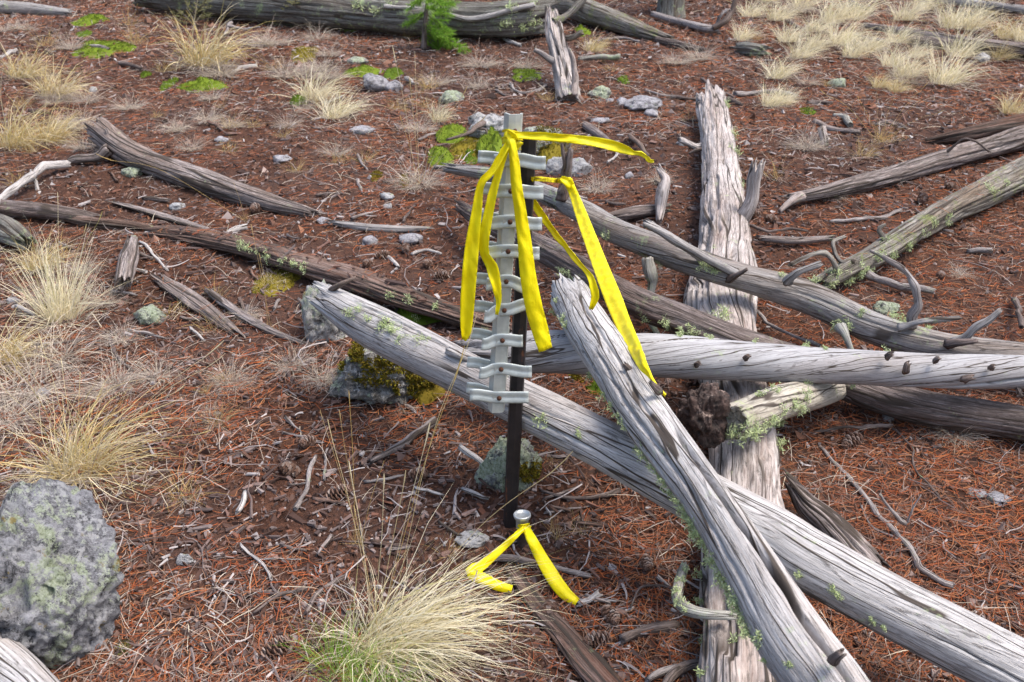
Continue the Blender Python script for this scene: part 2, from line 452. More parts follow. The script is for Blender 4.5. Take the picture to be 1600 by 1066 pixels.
M['slat'] = simple_mat("dull_zinc_strip", (0.40, 0.44, 0.42), (0.56, 0.60, 0.57), 0.4, 0.5, 0.2, 35, 0.0005, ((0.45, 0.36, 0.22), 0.66))
M['stake'] = simple_mat("dark_rusted_steel", (0.010, 0.008, 0.009), (0.024, 0.018, 0.019), 0.55, 0.5, 0.3, 40, 0.001, ((0.12, 0.045, 0.02), 0.6))
M['rust'] = simple_mat("rusty_bolt", (0.05, 0.022, 0.014), (0.13, 0.055, 0.03), 0.8, 0.3, 0.2, 200, 0.0006)
M['capmetal'] = simple_mat("aluminium_cap", (0.44, 0.46, 0.46), (0.6, 0.62, 0.62), 0.4, 0.5, 0.6, 60, 0.0004)
M['pipe'] = simple_mat("dark_pipe", (0.03, 0.022, 0.02), (0.07, 0.05, 0.045), 0.7, 0.3, 0.2, 60, 0.0008)
M['burl'] = simple_mat("charred_burl", (0.012, 0.008, 0.007), (0.075, 0.045, 0.036), 0.7, 0.4, 0.0, 45, 0.016, ((0.34, 0.26, 0.22), 0.58))

def tape_mat():
    m, nt, b = nodes_of("yellow_flagging_tape", 0.45, 0.35)
    tc = N(nt, "ShaderNodeTexCoord").outputs["Object"]
    n = tex(nt, tc, 25, 3)
    c = ramp(nt, n, [(0.3, (0.9, 0.74, 0.0)), (0.7, (0.95, 0.85, 0.006))])
    nt.links.new(c, b.inputs["Base Color"])
    t = N(nt, "ShaderNodeBsdfTranslucent")
    nt.links.new(c, t.inputs[0])
    ms = N(nt, "ShaderNodeMixShader")
    ms.inputs[0].default_value = 0.22
    nt.links.new(b.outputs[0], ms.inputs[1])
    nt.links.new(t.outputs[0], ms.inputs[2])
    nt.links.new(ms.outputs[0], nt.nodes["Material Output"].inputs[0])
    bump(nt, b, tex(nt, mapped(nt, tc, (1, 1, .5)), 90, 4, 0.65, 1.0), 0.5, 0.003)
    return m
M['tape'] = tape_mat()

# ------------------------------------------------------------------ ground sheet
def axis(lo, hi, step, far, n=22):
    core = np.arange(lo, hi + step/2, step)
    g = np.geomspace(step*1.5, far, n)
    return np.concatenate([(lo - g)[::-1], core, hi + g])
xs = axis(-4.6, 4.6, 0.03, 70)
ys = axis(1.0, 9.0, 0.03, 90)
X, Y = np.meshgrid(xs, ys)
Z = terr_fine(X, Y)
V = np.stack([X, Y, Z], -1).reshape(-1, 3)
g_me = mesh_of("ground", V, [grid_faces(len(ys), len(xs), wrap=False)], M['soil'])
tag(put("ground", g_me), kind='structure')

# ------------------------------------------------------------------ swept bodies: logs, branches, sticks
def catmull(P, step, tens=1.0):
    P = np.asarray(P, float)
    Q = np.vstack([2*P[0]-P[1], P, 2*P[-1]-P[-2]])
    out = []
    for i in range(1, len(Q)-2):
        p0, p1, p2, p3 = Q[i-1:i+3]
        n = max(2, int(np.linalg.norm((p2-p1)[:3])/step))
        t = np.linspace(0, 1, n, endpoint=False)[:, None]
        c = 0.5*((2*p1)+(-p0+p2)*t+(2*p0-5*p1+4*p2-p3)*t*t+(-p0+3*p1-3*p2+p3)*t**3)
        out.append(c*tens + (p1+(p2-p1)*t)*(1-tens))
    out.append(P[-1:])
    return np.vstack(out)

def frames(C):
    T = np.gradient(C, axis=0)
    T /= np.linalg.norm(T, axis=1)[:, None] + 1e-12
    u = np.array([0, 0, 1.0])
    n = np.cross(u, T[0])
    if np.linalg.norm(n) < 0.2:
        n = np.cross(np.array([1.0, 0, 0]), T[0])
    Ns = np.zeros_like(C)
    for i in range(len(C)):
        n = n - T[i]*(n @ T[i])
        n /= np.linalg.norm(n) + 1e-12
        Ns[i] = n
    return T, Ns, np.cross(T, Ns)

def sweep(P4, seed, nseg=24, step=0.012, lump=0.08, groove=0.05, twist=0.0, rag=(0.03, 0.03), flat=1.0, cracks=(), ncrack=0,
          tip=(False, False), gf=7.0, holes=0.0, wob=0.0):
    """P4: (n,4) x,y,z,radius control points -> verts, faces, grain, centreline"""
    Q = catmull(P4, step)
    C, R = Q[:, :3].copy(), np.maximum(Q[:, 3], 0.0008)
    n = len(C)
    if wob:
        k_ = np.arange(n)*step
        for ax_ in range(3):
            C[:, ax_] += wob*R*(noise(k_/(R.mean()*9), seed, ax_*7.7, seed+71) + 0.5*noise(k_/(R.mean()*3.5), seed, ax_*3.3, seed+73))
        R = R*(1+0.22*noise(k_/(R.mean()*4), seed, 5, seed+75))
    s = np.concatenate([[0], np.cumsum(np.linalg.norm(np.diff(C, axis=0), axis=1))])
    Ltot = s[-1]
    T, A, B = frames(C)
    th = np.arange(nseg)/nseg*TAU
    TH, SS = np.meshgrid(th, s)
    RR = R[:, None] + 0*TH
    rm = float(R.mean())
    tw = TH + twist*SS
    cx, cy = np.cos(tw), np.sin(tw)
    d = lump*fbm(cx*0.9+seed, cy*0.9, SS*0.35/rm*0.5, seed, 3)
    g1 = 1-np.abs(noise(cx*gf, cy*gf, SS*3.0/1.0+seed, seed+5))*2
    g2 = noise(cx*gf*2.4, cy*gf*2.4, SS*6+seed, seed+9)
    d = d + groove*(-np.clip(g1, 0, 1)**3*1.2 + 0.3*g2)
    r2 = random.Random(seed)
    cr = list(cracks)
    for _ in range(ncrack):
        a0 = r2.uniform(0, TAU)
        s0 = r2.uniform(-0.1, 0.9)
        cr.append((a0, s0, s0 + r2.uniform(0.15, 0.5), r2.uniform(0.06, 0.16), r2.uniform(0.0016, 0.003)))
    for (a0, s0, s1, dep, wid) in cr:
        line = a0 - twist*SS + 0.10*noise(SS*4, a0, 0, seed+31) + 0.05*noise(SS*30, a0, 3, seed+33)
        dist = np.abs((TH - line + math.pi) % TAU - math.pi)*RR
        u = SS/Ltot
        win = sstep(s0, s0+0.06, u)*(1-sstep(s1-0.1, s1, u))
        d = d - dep*win*np.exp(-(dist/wid)**2)
    if holes:
        hn = noise(cx*3.2, cy*3.2, SS*11+seed, seed+41)
        d = d - holes*sstep(0.42, 0.62, hn)
    RR = RR*(1+d)
    ax = 0*TH
    for e in (0, 1):
        if tip[e]:
            continue
        L = max(rag[e], 1e-4)
        q = (s if e == 0 else Ltot - s)
        w = 1 - sstep(0, L*2.2, q)
        off = L*(fbm(np.cos(th)*3.0, np.sin(th)*3.0, seed*1.3+e, seed+51, 3) + 0.15)
        ax = ax + (1 if e == 0 else -1)*w[:, None]*np.minimum(off, 0.9*L)[None, :]*-1
        RR = RR*(1 - 0.25*(w*(q < L*.6))[:, None]*np.clip(noise(np.cos(th)*4, np.sin(th)*4, seed, seed+7), 0, 1)[None, :])
    pos = (C[:, None, :] + (A[:, None, :]*np.cos(TH)[..., None] + flat*B[:, None, :]*np.sin(TH)[..., None])*RR[..., None]
           + T[:, None, :]*ax[..., None])
    grain = np.stack([np.cos(tw)*rm, np.sin(tw)*rm, SS + seed*1.37], -1)
    V = pos.reshape(-1, 3); G = grain.reshape(-1, 3)
    F = [grid_faces(n, nseg)]
    for e in (0, 1):
        row = 0 if e == 0 else n-1
        prev = np.arange(nseg) + row*nseg
        sgn = 1 if e == 0 else -1
        ringp = pos[row]
        cen = C[row]
        for k, (f, dp) in enumerate(((0.72, 0.35), (0.38, 0.5))):
            dpt = sgn*dp*R[row]*(0.0 if tip[e] else 1)*(0.6 + 0.8*(noise(np.cos(th)*2.5*f, np.sin(th)*2.5*f, k+seed, seed+61)*.5+.5))
            ring = cen + (ringp - cen)*f + T[row]*dpt[:, None]
            b0 = len(V)
            V = np.vstack([V, ring])
            G = np.vstack([G, np.stack([np.cos(th)*rm*f, np.sin(th)*rm*f, np.full(nseg, seed*1.37 + (0 if e == 0 else Ltot))], -1)])
            cur = np.arange(nseg)+b0
            a, b_, c, d_ = prev, np.roll(prev, -1), np.roll(cur, -1), cur
            q = np.stack([a, b_, c, d_], -1)
            F.append(q[:, ::-1] if e == 0 else q)
            prev = cur
        V = np.vstack([V, cen + T[row]*sgn*(0 if tip[e] else 0.4*R[row])])
        G = np.vstack([G, [[0, 0, seed*1.37]]])
        ci = len(V)-1
        tr = np.stack([prev, np.roll(prev, -1), np.full(nseg, ci)], -1)
        F.append(tr[:, ::-1] if e == 0 else tr)
    # outward winding
    F = [f[:, ::-1] for f in F]
    return V, F, G, Q

LOGS = {}
def path4(pts, w):
    out = []
    for i, p in enumerate(pts):
        wp = w[i] if hasattr(w, '__len__') and len(w) == len(pts) else w[0] + (w[-1]-w[0])*i/(len(pts)-1)
        h = p[2] if len(p) > 2 and p[2] is not None else None
        q = at(p[0], p[1], h if h is not None else 0.02)
        for _ in range(3):
            r = 0.5*wp*m_per_px(q)
            if h is None:
                q = at(p[0], p[1], r*0.75 + (0.006 if r < 0.02 else 0))
        out.append([*q, r])
    return np.array(out)

def clump(pts, n, size, seed, w=0.0013, up=0.6):
    """little curly tufts round a few points: vertices and faces of thin strips"""
    r = np.random.default_rng(seed)
    pts = np.asarray(pts)
    b = np.repeat(pts, n, 0) + r.normal(0, size*0.35, (len(pts)*n, 3))
    az = r.uniform(0, TAU, len(b))
    return blades(b, az, r.uniform(-0.6, 1.4, len(b)), r.uniform(-1.5, 2.2, len(b)), size*r.uniform(0.4, 1.1, len(b)), np.full(len(b), w), 3, r)

def blades(base, az, e0, droop, L, w, nseg, r, taper=True):
    n = len(base)
    pos = [base.copy()]
    p = base.copy()
    Ts = []
    kz, ke = np.zeros(n), np.zeros(n)
    for k in range(nseg):
        t = (k+0.5)/nseg
        kz = kz + r.normal(0, 0.13, n)
        ke = ke + r.normal(0, 0.09, n) - (r.uniform(size=n) < 0.035)*r.uniform(.4, 1.1, n)
        e = e0 - droop*t**1.3 + ke
        a = az + 0.25*np.sin(az*7)*t + kz
        T = np.stack([np.cos(a)*np.cos(e), np.sin(a)*np.cos(e), np.sin(e)], -1)
        Ts.append(T)
        p = p + T*(L/nseg)[:, None]
        pos.append(p.copy())
    roll = r.uniform(-1.2, 1.2, n)
    V = np.zeros((n, 2*(nseg+1), 3))
    for k in range(nseg+1):
        T = Ts[min(k, nseg-1)]
        perp = np.stack([-np.sin(az), np.cos(az), 0*az], -1)
        nn = np.cross(T, perp)
        W = perp*np.cos(roll)[:, None] + nn*np.sin(roll)[:, None]
        t = k/nseg
        ww = w*(1-t**2.2*0.9 if taper else 1)*0.5
        V[:, 2*k] = pos[k] - W*ww[:, None]
        V[:, 2*k+1] = pos[k] + W*ww[:, None]
    m = 2*(nseg+1)
    f = np.array([[2*k, 2*k+1, 2*k+3, 2*k+2] for k in range(nseg)])
    F = (f[None] + (np.arange(n)*m)[:, None, None]).reshape(-1, 4)
    return V.reshape(-1, 3), F

def hitlog(L, px, py, size):
    """surface point of a log seen at a pixel (or its nearest side when the pixel just misses it)"""
    d = Vector(ray(px, py)).normalized()
    loc, nor, idx, dist = L['bvh'].ray_cast(Vector(CAM), d)
    if loc is not None:
        return np.array(loc)
    pp, z = proj(L['Q'][:, :3])
    i = int(np.argmin(((pp - [px, py])**2).sum(1)))
    c = L['Q'][i, :3]
    q = CAM + np.array(d)*np.linalg.norm(c-CAM)
    v = q - c
    return c + v/np.linalg.norm(v)*L['Q'][i, 3]*0.98

def center(L, px, py):
    pp, z = proj(L['Q'][:, :3])
    i = int(np.argmin(((pp - [px, py])**2).sum(1)))
    return L['Q'][i]

SEED = [20]
def log(key, name, label, cat, pts, w, mat, nseg=48, step=0.012, branches=(), lichen=(), group=None, licmat='lichfuzz', **kw):
    SEED[0] += 1
    sd = kw.pop('seed', SEED[0])
    P4 = path4(pts, w)
    V, F, G, Q = sweep(P4, sd, nseg, step, **kw)
    base = P4[len(P4)//2, :3].copy()
    base[2] = terr(base[0], base[1])
    L = dict(Q=Q, flat=kw.get('flat', 1.0))
    if branches or lichen:
        polys = [tuple(int(x) for x in q) for f in F for q in f]
        L['bvh'] = BVHTree.FromPolygons([tuple(v) for v in V], polys)
        root = empty(name, base, label, cat, group)
        body = put("trunk" if nseg >= 24 else "stem", mesh_of(name+"_trunk", V-base, F, M[mat], attrs={'grain': G}), root)
        for bi, br in enumerate(branches):
            c = center(L, br['pts'][0][0], br['pts'][0][1])
            bw = br['w']
            B4 = []
            for i, p in enumerate(br['pts']):
                q = atY(p[0], p[1], c[1] + (p[2] if len(p) > 2 else 0.0))
                ww = bw[0] + (bw[-1]-bw[0])*i/(len(br['pts'])-1)
                B4.append([*q, 0.5*ww*m_per_px(q)])
            bV, bF, bG, bQ = sweep(np.array(B4), sd*7+bi, br.get('nseg', 14), 0.007, lump=0.22, groove=0.06,
                                   rag=(0.004, br.get('rag', 0.008)), tip=(False, br.get('tip', False)), wob=0.0 if br.get('name') else 1.1)
            put(br.get('name', "branch"), mesh_of(name+"_branch", bV-base, bF, M[br.get('mat', mat)], attrs={'grain': bG}), root)
        if lichen:
            vs, fs, off = [], [], 0
            for i, (px, py, sz) in enumerate(lichen):
                hp = hitlog(L, px, py, sz)
                s_m = sz*m_per_px(hp)
                rr = np.random.default_rng(sd*100+i)
                pts_ = hp + rr.normal(0, s_m*0.5, (9, 3))
                v, f = clump(pts_, 16, s_m*0.8, sd*50+i, w=max(0.0016, s_m*0.11))
                vs.append(v-base); fs.append(f+off); off += len(v)
            tag(put("lichen_tuft", mesh_of(name+"_lichen", np.vstack(vs), [np.vstack(fs)], M[licmat], smooth=False), root), kind='stuff')
    else:
        root = put(name, mesh_of(name, V-base, F, M[mat], attrs={'grain': G}), None, base)
        tag(root, label, cat, group)
    L['root'] = root
    LOGS[key] = L
    return L

# ---- the heap of big logs
log('L4', "fallen_log", "broad pale splintered trunk lying away from camera beneath the other logs", "log",
    [(1112, 155, .10), (1121, 240, .085), (1131, 355, .075), (1128, 420, .07), (1127, 490, .07), (1150, 597, .065), (1166, 705, .06), (1166, 790, .06),
     (1162, 900, .06), (1165, 1066, .06), (1170, 1200, .06)],
    [50, 54, 74, 94, 108, 114, 108, 116, 136, 152, 168], 'snag', 96, 0.010, flat=0.68, lump=0.16, groove=0.09, rag=(0.22, 0.04), ncrack=30, holes=0.22,
    branches=[dict(pts=[(1160, 350, 0.0), (1178, 312, 0.0), (1190, 262, -0.02)], w=[30, 16], rag=0.03),
              dict(pts=[(1098, 225, 0.0), (1082, 226, -0.02), (1058, 220, -0.02)], w=[13, 9], rag=0.01),
              dict(pts=[(1100, 228, -0.05), (1090, 232, -0.07), (1076, 240, -0.08)], w=[8, 3], mat='twigdark', tip=True)],
    lichen=[(1150, 210, 8), (1160, 240, 9), (1135, 165, 7), (1168, 290, 8), (1092, 900, 8), (1095, 940, 8), (1097, 1000, 8), (1099, 1050, 8), (1130, 495, 12), (1100, 505, 10),
            (1180, 960, 9), (1160, 990, 8), (1150, 1000, 8), (1225, 660, 12), (1228, 690, 9)])
log('L6', "fallen_log", "dark brown rotting log running under the smooth grey log", "log",
    [(722, 325, .10), (760, 347, .13), (830, 380, .16), (935, 440, .19), (1005, 478, .20), (1060, 500, .205), (1144, 533, .20), (1229, 562, .14), (1320, 598, .075),
     (1432, 634, .055), (1600, 663, .05), (1760, 690, .05), (2050, 735, .05)],
    [16, 30, 40, 44, 48, 50, 50, 52, 54, 54, 52, 54, 56], 'dark', 64, 0.012, groove=0.13, lump=0.10, rag=(0.10, 0.02), ncrack=8, gf=5.0,
    lichen=[(1070, 515, 9), (1090, 520, 9), (1040, 505, 8), (1010, 500, 7), (890, 430, 9), (880, 425, 8), (905, 438, 8), (970, 470, 6)])
log('L5', "fallen_log", "curving grey log with many bent branch stubs above the smooth log", "log",
    [(702, 262, .16), (763, 272, .17), (800, 284, .18), (840, 298, .19), (900, 325, .20), (960, 360, .215), (1035, 392, .22), (1110, 418, .22), (1171, 436, .20), (1263, 463, .16),
     (1364, 512, .12), (1465, 541, .10), (1600, 560, .09), (1760, 575, .09), (2100, 590, .07)],
    [14, 23, 27, 29, 35, 40, 42, 43, 44, 51, 53, 51, 48, 48, 46], 'curved', 112, 0.012, groove=0.018, lump=0.10, rag=(0.05, 0.02), ncrack=16, twist=1.5,
    branches=[dict(pts=[(882, 318, -.02), (880, 285, -.02), (881, 255, -.02), (880, 226, -.02)], w=[18, 5], rag=.012, mat='dark'),
              dict(pts=[(886, 300, -.03), (891, 270, -.03), (895, 234, -.03)], w=[14, 7], rag=.012, mat='dark'),
              dict(pts=[(1150, 428, -.03), (1068, 383, -.045), (1040, 366, -.045), (1012, 352, -.045)], w=[16, 12], rag=.02, name='splinter', mat='silver2'),
              dict(pts=[(1100, 408, -.03), (1048, 372, -.03), (1018, 348, -.03)], w=[12, 7], rag=.02, name='splinter', mat='silver2'),
              dict(pts=[(1025, 398, -.03), (1022, 430, -.05), (1013, 470, -.06), (1022, 510, -.07), (1046, 543, -.09)], w=[20, 7], mat='lichtwig', tip=True),
              dict(pts=[(1222, 440, -.05), (1236, 428, -.07), (1282, 411, -.08)], w=[15, 8], rag=.01),
              dict(pts=[(1135, 440, -.04), (1150, 432, -.07), (1168, 422, -.09)], w=[13, 5], mat='dark', tip=True),
              dict(pts=[(1408, 505, -.02), (1432, 482, -.04), (1428, 445, -.04), (1400, 412, -.03), (1362, 392, -.02)], w=[19, 5], mat='twig', tip=True),
              dict(pts=[(1400, 510, -.05), (1440, 505, -.08), (1500, 497, -.09)], w=[15, 7], mat='curved', rag=.008),
              dict(pts=[(1492, 535, -.04), (1520, 520, -.06), (1545, 503, -.07), (1563, 486, -.07)], w=[16, 7], rag=.006),
              dict(pts=[(1490, 545, -.05), (1508, 538, -.08), (1526, 532, -.09)], w=[16, 7], mat='dark', rag=.006),
              dict(pts=[(1312, 505, -.04), (1318, 525, -.08), (1330, 550, -.11)], w=[20, 9], mat='lichtwig', rag=.006)],
    lichen=[(1110, 418, 10), (1120, 424, 9), (1098, 415, 8), (1312, 508, 12), (1322, 512, 9), (1302, 514, 8), (1400, 493, 10), (1415, 490, 8), (950, 368, 6), (1345, 490, 7), (1270, 437, 8),
            (1452, 512, 7), (1010, 470, 6), (1225, 432, 7)])
log('L16', "broken_limb", "short lichen green limb leaning under the smooth grey log", "limb",
    [(1140, 660, .20), (1180, 645, .185), (1215, 630, .165), (1260, 618, .12), (1310, 604, .06)], [58, 58, 54, 48, 42], 'birchy', 40, 0.010,
    lump=0.12, groove=0.03, rag=(0.012, 0.01),
    lichen=[(1150, 678, 12), (1165, 672, 12), (1180, 668, 12), (1195, 662, 11), (1158, 684, 10), (1205, 655, 11), (1222, 645, 10), (1240, 632, 9), (1260, 620, 9), (1186, 618, 8), (1210, 610, 8), (1172, 676, 12), (1250, 638, 9)])
log('L3', "fallen_log", "smooth straight grey log lying level across the heap", "log",
    [(728, 548, .17), (790, 550, .18), (850, 549, .19), (950, 553, .20), (1060, 558, .205), (1190, 566, .20), (1330, 574, .19), (1460, 580, .18), (1600, 582, .17), (1780, 590, .16), (2150, 600, .13)],
    [34, 62, 68, 68, 67, 61, 56, 54, 53, 52, 48], 'smooth', 128, 0.013, lump=0.05, groove=0.008, twist=4.5, rag=(0.06, 0.02), ncrack=14,
    branches=[dict(pts=[(1416, 580, -.05), (1417, 571, -0.058), (1419, 568, -0.059)], w=[14, 8], name='knot', mat='twigdark'),
              dict(pts=[(1505, 594, -.05), (1512, 591, -0.056), (1520, 590, -0.059)], w=[13, 8], name='knot', mat='twigdark'),
              dict(pts=[(1386, 558, -.04), (1390, 554, -0.051), (1394, 553, -0.053)], w=[11, 6], name='knot', mat='twigdark'),
              dict(pts=[(1462, 564, -.04), (1464, 561, -0.046), (1467, 560, -0.049)], w=[10, 6], name='knot', mat='twigdark'),
              dict(pts=[(1548, 576, -.045), (1550, 573, -0.051), (1553, 572, -0.053)], w=[10, 6], name='knot', mat='twigdark'),
              dict(pts=[(1165, 560, -.05), (1167, 557, -0.059), (1170, 556, -0.059)], w=[10, 6], name='knot', mat='twigdark'),
              dict(pts=[(1088, 570, -.055), (1090, 568, -0.064), (1093, 567, -0.065)], w=[10, 6], name='knot', mat='twigdark'),
              dict(pts=[(1590, 606, -.03), (1593, 612, -0.036), (1594, 618, -0.038)], w=[9, 4], name='knot', mat='twigdark')],
    lichen=[(1060, 524, 7), (1110, 526, 6), (1260, 541, 6), (1385, 548, 6), (1290, 545, 5), (1180, 535, 5), (1260, 598, 7), (1330, 605, 5)])
log('L1', "fallen_log", "long grey log propped on the mossy rock and crossing to lower right corner", "log",
    [(508, 466, .25), (560, 497, .25), (608, 523, .25), (729, 585, .245), (821, 632, .24), (935, 689, .24), (1003, 727, .235), (1200, 834, .215), (1263, 874, .205),
     (1398, 949, .175), (1533, 1020, .14), (1620, 1066, .12), (1800, 1160, .10), (2000, 1270, .09)],
    [44, 64, 72, 70, 73, 79, 81, 90, 94, 98, 102, 106, 116, 124], 'silver', 176, 0.013, lump=0.05, groove=0.012, rag=(0.05, 0.02), ncrack=26, twist=0.6,
    branches=[dict(pts=[(700, 548, -.05), (722, 557, -.075), (748, 570, -.075)], w=[14, 4], name='splinter', mat='silver', tip=True),
              dict(pts=[(512, 458, -.02), (530, 447, -.05), (556, 436, -.05)], w=[10, 7], mat='twigdark')],
    lichen=[(548, 492, 9), (560, 488, 8), (602, 506, 11), (612, 518, 9), (628, 528, 9), (598, 512, 9), (650, 532, 9), (662, 530, 6), (575, 500, 6), (845, 655, 8), (850, 662, 7),
            (905, 680, 6), (1300, 920, 7), (1312, 930, 6), (1248, 898, 6), (1380, 980, 5), (995, 700, 6), (1002, 708, 7), (1363, 970, 6)])
log('L2', "fallen_log", "split silver log leaning steeply across the top of the heap", "log",
    [(888, 460, .285), (910, 497, .30), (966, 583, .335), (1001, 640, .35), (1050, 706, .365), (1103, 780, .375), (1176, 895, .36), (1238, 1000, .34), (1285, 1066, .325), (1330, 1135, .31)],
    [64, 69, 76, 80, 77, 76, 92, 112, 118, 120], 'silver', 192, 0.012, lump=0.05, groove=0.014, rag=(0.06, 0.02), ncrack=26, twist=-0.3,
    cracks=[(1.2, 0.55, 1.2, 0.6, 0.0045), (1.75, 0.1, 0.6, 0.12, 0.003), (2.3, 0.3, 0.9, 0.14, 0.003)],
    branches=[dict(pts=[(1030, 612, -.05), (1022, 604, -0.066), (1016, 597, -0.068)], w=[14, 7], name='knot', mat='twigdark'),
              dict(pts=[(985, 578, -.05), (980, 574, -0.062), (976, 570, -0.063)], w=[13, 7], name='knot', mat='twigdark'),
              dict(pts=[(1302, 1032, -.04), (1310, 1024, -0.058), (1316, 1020, -0.061)], w=[20, 13], name='knot', mat='twigdark')],
    lichen=[(1003, 705, 8), (1014, 735, 10), (1020, 745, 9), (1045, 775, 8), (1050, 790, 9), (1065, 805, 9), (1070, 815, 12), (1078, 822, 12), (1086, 832, 11), (1082, 845, 11), (1098, 860, 10),
            (1105, 875, 10), (1115, 885, 11), (1125, 905, 11), (1138, 918, 13), (1143, 930, 12), (1152, 945, 10), (1160, 965, 10), (1175, 990, 12), (1185, 998, 10), (968, 650, 7), (945, 620, 7),
            (925, 590, 7), (880, 500, 7), (885, 510, 6), (1195, 1030, 6), (862, 490, 7), (870, 470, 6), (1233, 1040, 6), (1030, 755, 8), (1130, 910, 12), (1092, 850, 12), (1008, 715, 10), (1035, 762, 10), (1058, 798, 11), (1074, 828, 13), (1090, 855, 12), (1110, 880, 13), (1120, 898, 12), (1148, 938, 13), (1156, 955, 11), (1168, 980, 11), (975, 665, 9), (955, 635, 8)])
# ---- the other logs and large fragments
log('L8', "fallen_log", "short grey log with flared root end on the left slope", "log",
    [(170, 216, .07), (200, 238, .05), (240, 256, .04), (300, 276, .035), (360, 297, .03), (420, 316, .025), (482, 332, .01)], [44, 44, 40, 40, 37, 30, 16], 'ribbed', 56, 0.014,
    lump=0.12, groove=0.12, rag=(0.14, 0.08), ncrack=9, gf=5,
    branches=[dict(pts=[(185, 235, -.03), (160, 246, -.05), (130, 250, -.06), (112, 252, -.07)], w=[22, 8]),
              dict(pts=[(190, 230, 0.0), (172, 214, 0.0), (166, 202, 0.0)], w=[16, 4], tip=True)])
log('L7b', "fallen_log", "broken left length of rotten log sunk in litter at left edge", "log",
    [(60, 330, .012), (130, 345, .018), (190, 352, .012), (232, 358, .004)], [10, 24, 24, 8], 'rotten', 56, 0.012, flat=.6, lump=.22, groove=.2, rag=(.14, .14), ncrack=12, gf=4.5)
log('L7', "fallen_log", "long flattened reddish brown rotten log below the short grey log", "log",
    [(262, 366, .004), (312, 372, .016), (380, 386, .032), (450, 406, .045), (540, 433, .05), (640, 468, .05), (740, 501, .035), (800, 520, .02)],
    [24, 40, 44, 48, 52, 52, 46, 30], 'rotten', 80, 0.012, flat=0.6, lump=0.2, groove=0.2, rag=(0.2, 0.1), ncrack=24, gf=4.5, holes=.1,
    lichen=[(385, 388, 7), (400, 393, 7), (420, 400, 8), (440, 408, 7), (460, 415, 7), (475, 421, 6), (610, 462, 7), (640, 470, 7), (650, 500, 6), (680, 480, 6), (375, 384, 6)])
log('L9', "fallen_log", "massive grey green log lying across the top of the slope", "log",
    [(215, -12, .12), (330, 0, .12), (430, 8, .12), (540, 18, .12), (640, 27, .12), (740, 31, .12), (800, 30, .125), (842, 26, .125)], [46, 52, 52, 52, 54, 56, 58, 58], 'greybark', 64, 0.022,
    lump=0.10, groove=0.10, rag=(0.05, 0.12), ncrack=10,
    branches=[dict(pts=[(700, 24, -.12), (740, 30, -.15), (790, 18, -.16), (835, 8, -.14)], w=[8, 10], name='splinter', mat='silver2'),
              dict(pts=[(600, 10, -.12), (660, 14, -.15), (720, 16, -.15)], w=[7, 5], name='splinter', mat='silver2')],
    lichen=[(560, 12, 9), (590, 18, 9), (610, 8, 8), (790, 35, 9), (830, 30, 9), (700, 18, 9), (800, 15, 9), (815, 42, 8)])
log('L9b', "fallen_log", "mossy dark log continuing right of the massive log", "log",
    [(838, 2, .1), (890, 8, .1), (940, 26, .08), (990, 44, .05), (1040, 60, .03)], [40, 36, 34, 28, 14], 'mossy', 40, 0.022, lump=.12, groove=.1, rag=(.08, .1))
log('L10', "fallen_log", "small pale log end in the upper left corner", "log",
    [(-60, 8), (0, 12), (60, 15), (106, 20)], [24, 20, 18, 12], 'silver2', 32, 0.02, rag=(.02, .06), groove=.08)
log('L11', "root_snag", "upright splintered grey root snag below the massive log", "snag",
    [(862, 24, .30), (868, 60, .22), (876, 95, .13), (884, 130, .05), (888, 160, .0)], [18, 34, 34, 40, 34], 'snag', 48, 0.012, lump=.3, groove=.16, rag=(.10, .03), ncrack=7, holes=.3, gf=4,
    branches=[dict(pts=[(872, 36, -.02), (886, 30, .0), (900, 18, .02), (910, 2, .03), (912, -14, .03)], w=[12, 9], mat='mossy'),
              dict(pts=[(870, 95, -.03), (850, 84, -.06), (832, 80, -.06)], w=[15, 9], mat='twig'),
              dict(pts=[(880, 60, -.02), (895, 58, -.06), (912, 54, -.08)], w=[12, 8], mat='mossy'),
              dict(pts=[(898, 150, -.03), (900, 115, -.02), (892, 85, -.02), (890, 76, -.02)], w=[14, 5], mat='snag'),
              dict(pts=[(880, 140, -.03), (895, 145, -.06), (908, 158, -.08)], w=[24, 10], mat='rotten')])
log('L12', "fallen_log", "ribbed grey log slanting up to the right edge", "log",
    [(1236, 310, .03), (1290, 300, .035), (1340, 288, .04), (1400, 272, .04), (1470, 250, .045), (1540, 232, .05), (1620, 210, .05), (1740, 180, .05), (1960, 120, .05)],
    [16, 22, 26, 28, 30, 34, 38, 40, 42], 'ribbed', 64, 0.014, lump=.12, groove=.2, rag=(.05, .02), ncrack=12, gf=4.5,
    branches=[dict(pts=[(1252, 306, -.02), (1236, 315, -.05), (1218, 330, -.08)], w=[15, 7], name='splinter', mat='snag'),
              dict(pts=[(1478, 236, -.03), (1510, 218, -.06), (1545, 236, -.08)], w=[4, 3], mat='twigdark')])
log('L13', "fallen_log", "dark brown log just above the ribbed log at right edge", "log",
    [(1470, 218, .02), (1520, 208, .05), (1580, 196, .06), (1640, 186, .07), (1740, 170, .07)], [10, 22, 30, 34, 36], 'rotten', 40, 0.018, groove=.15, rag=(.1, .02))
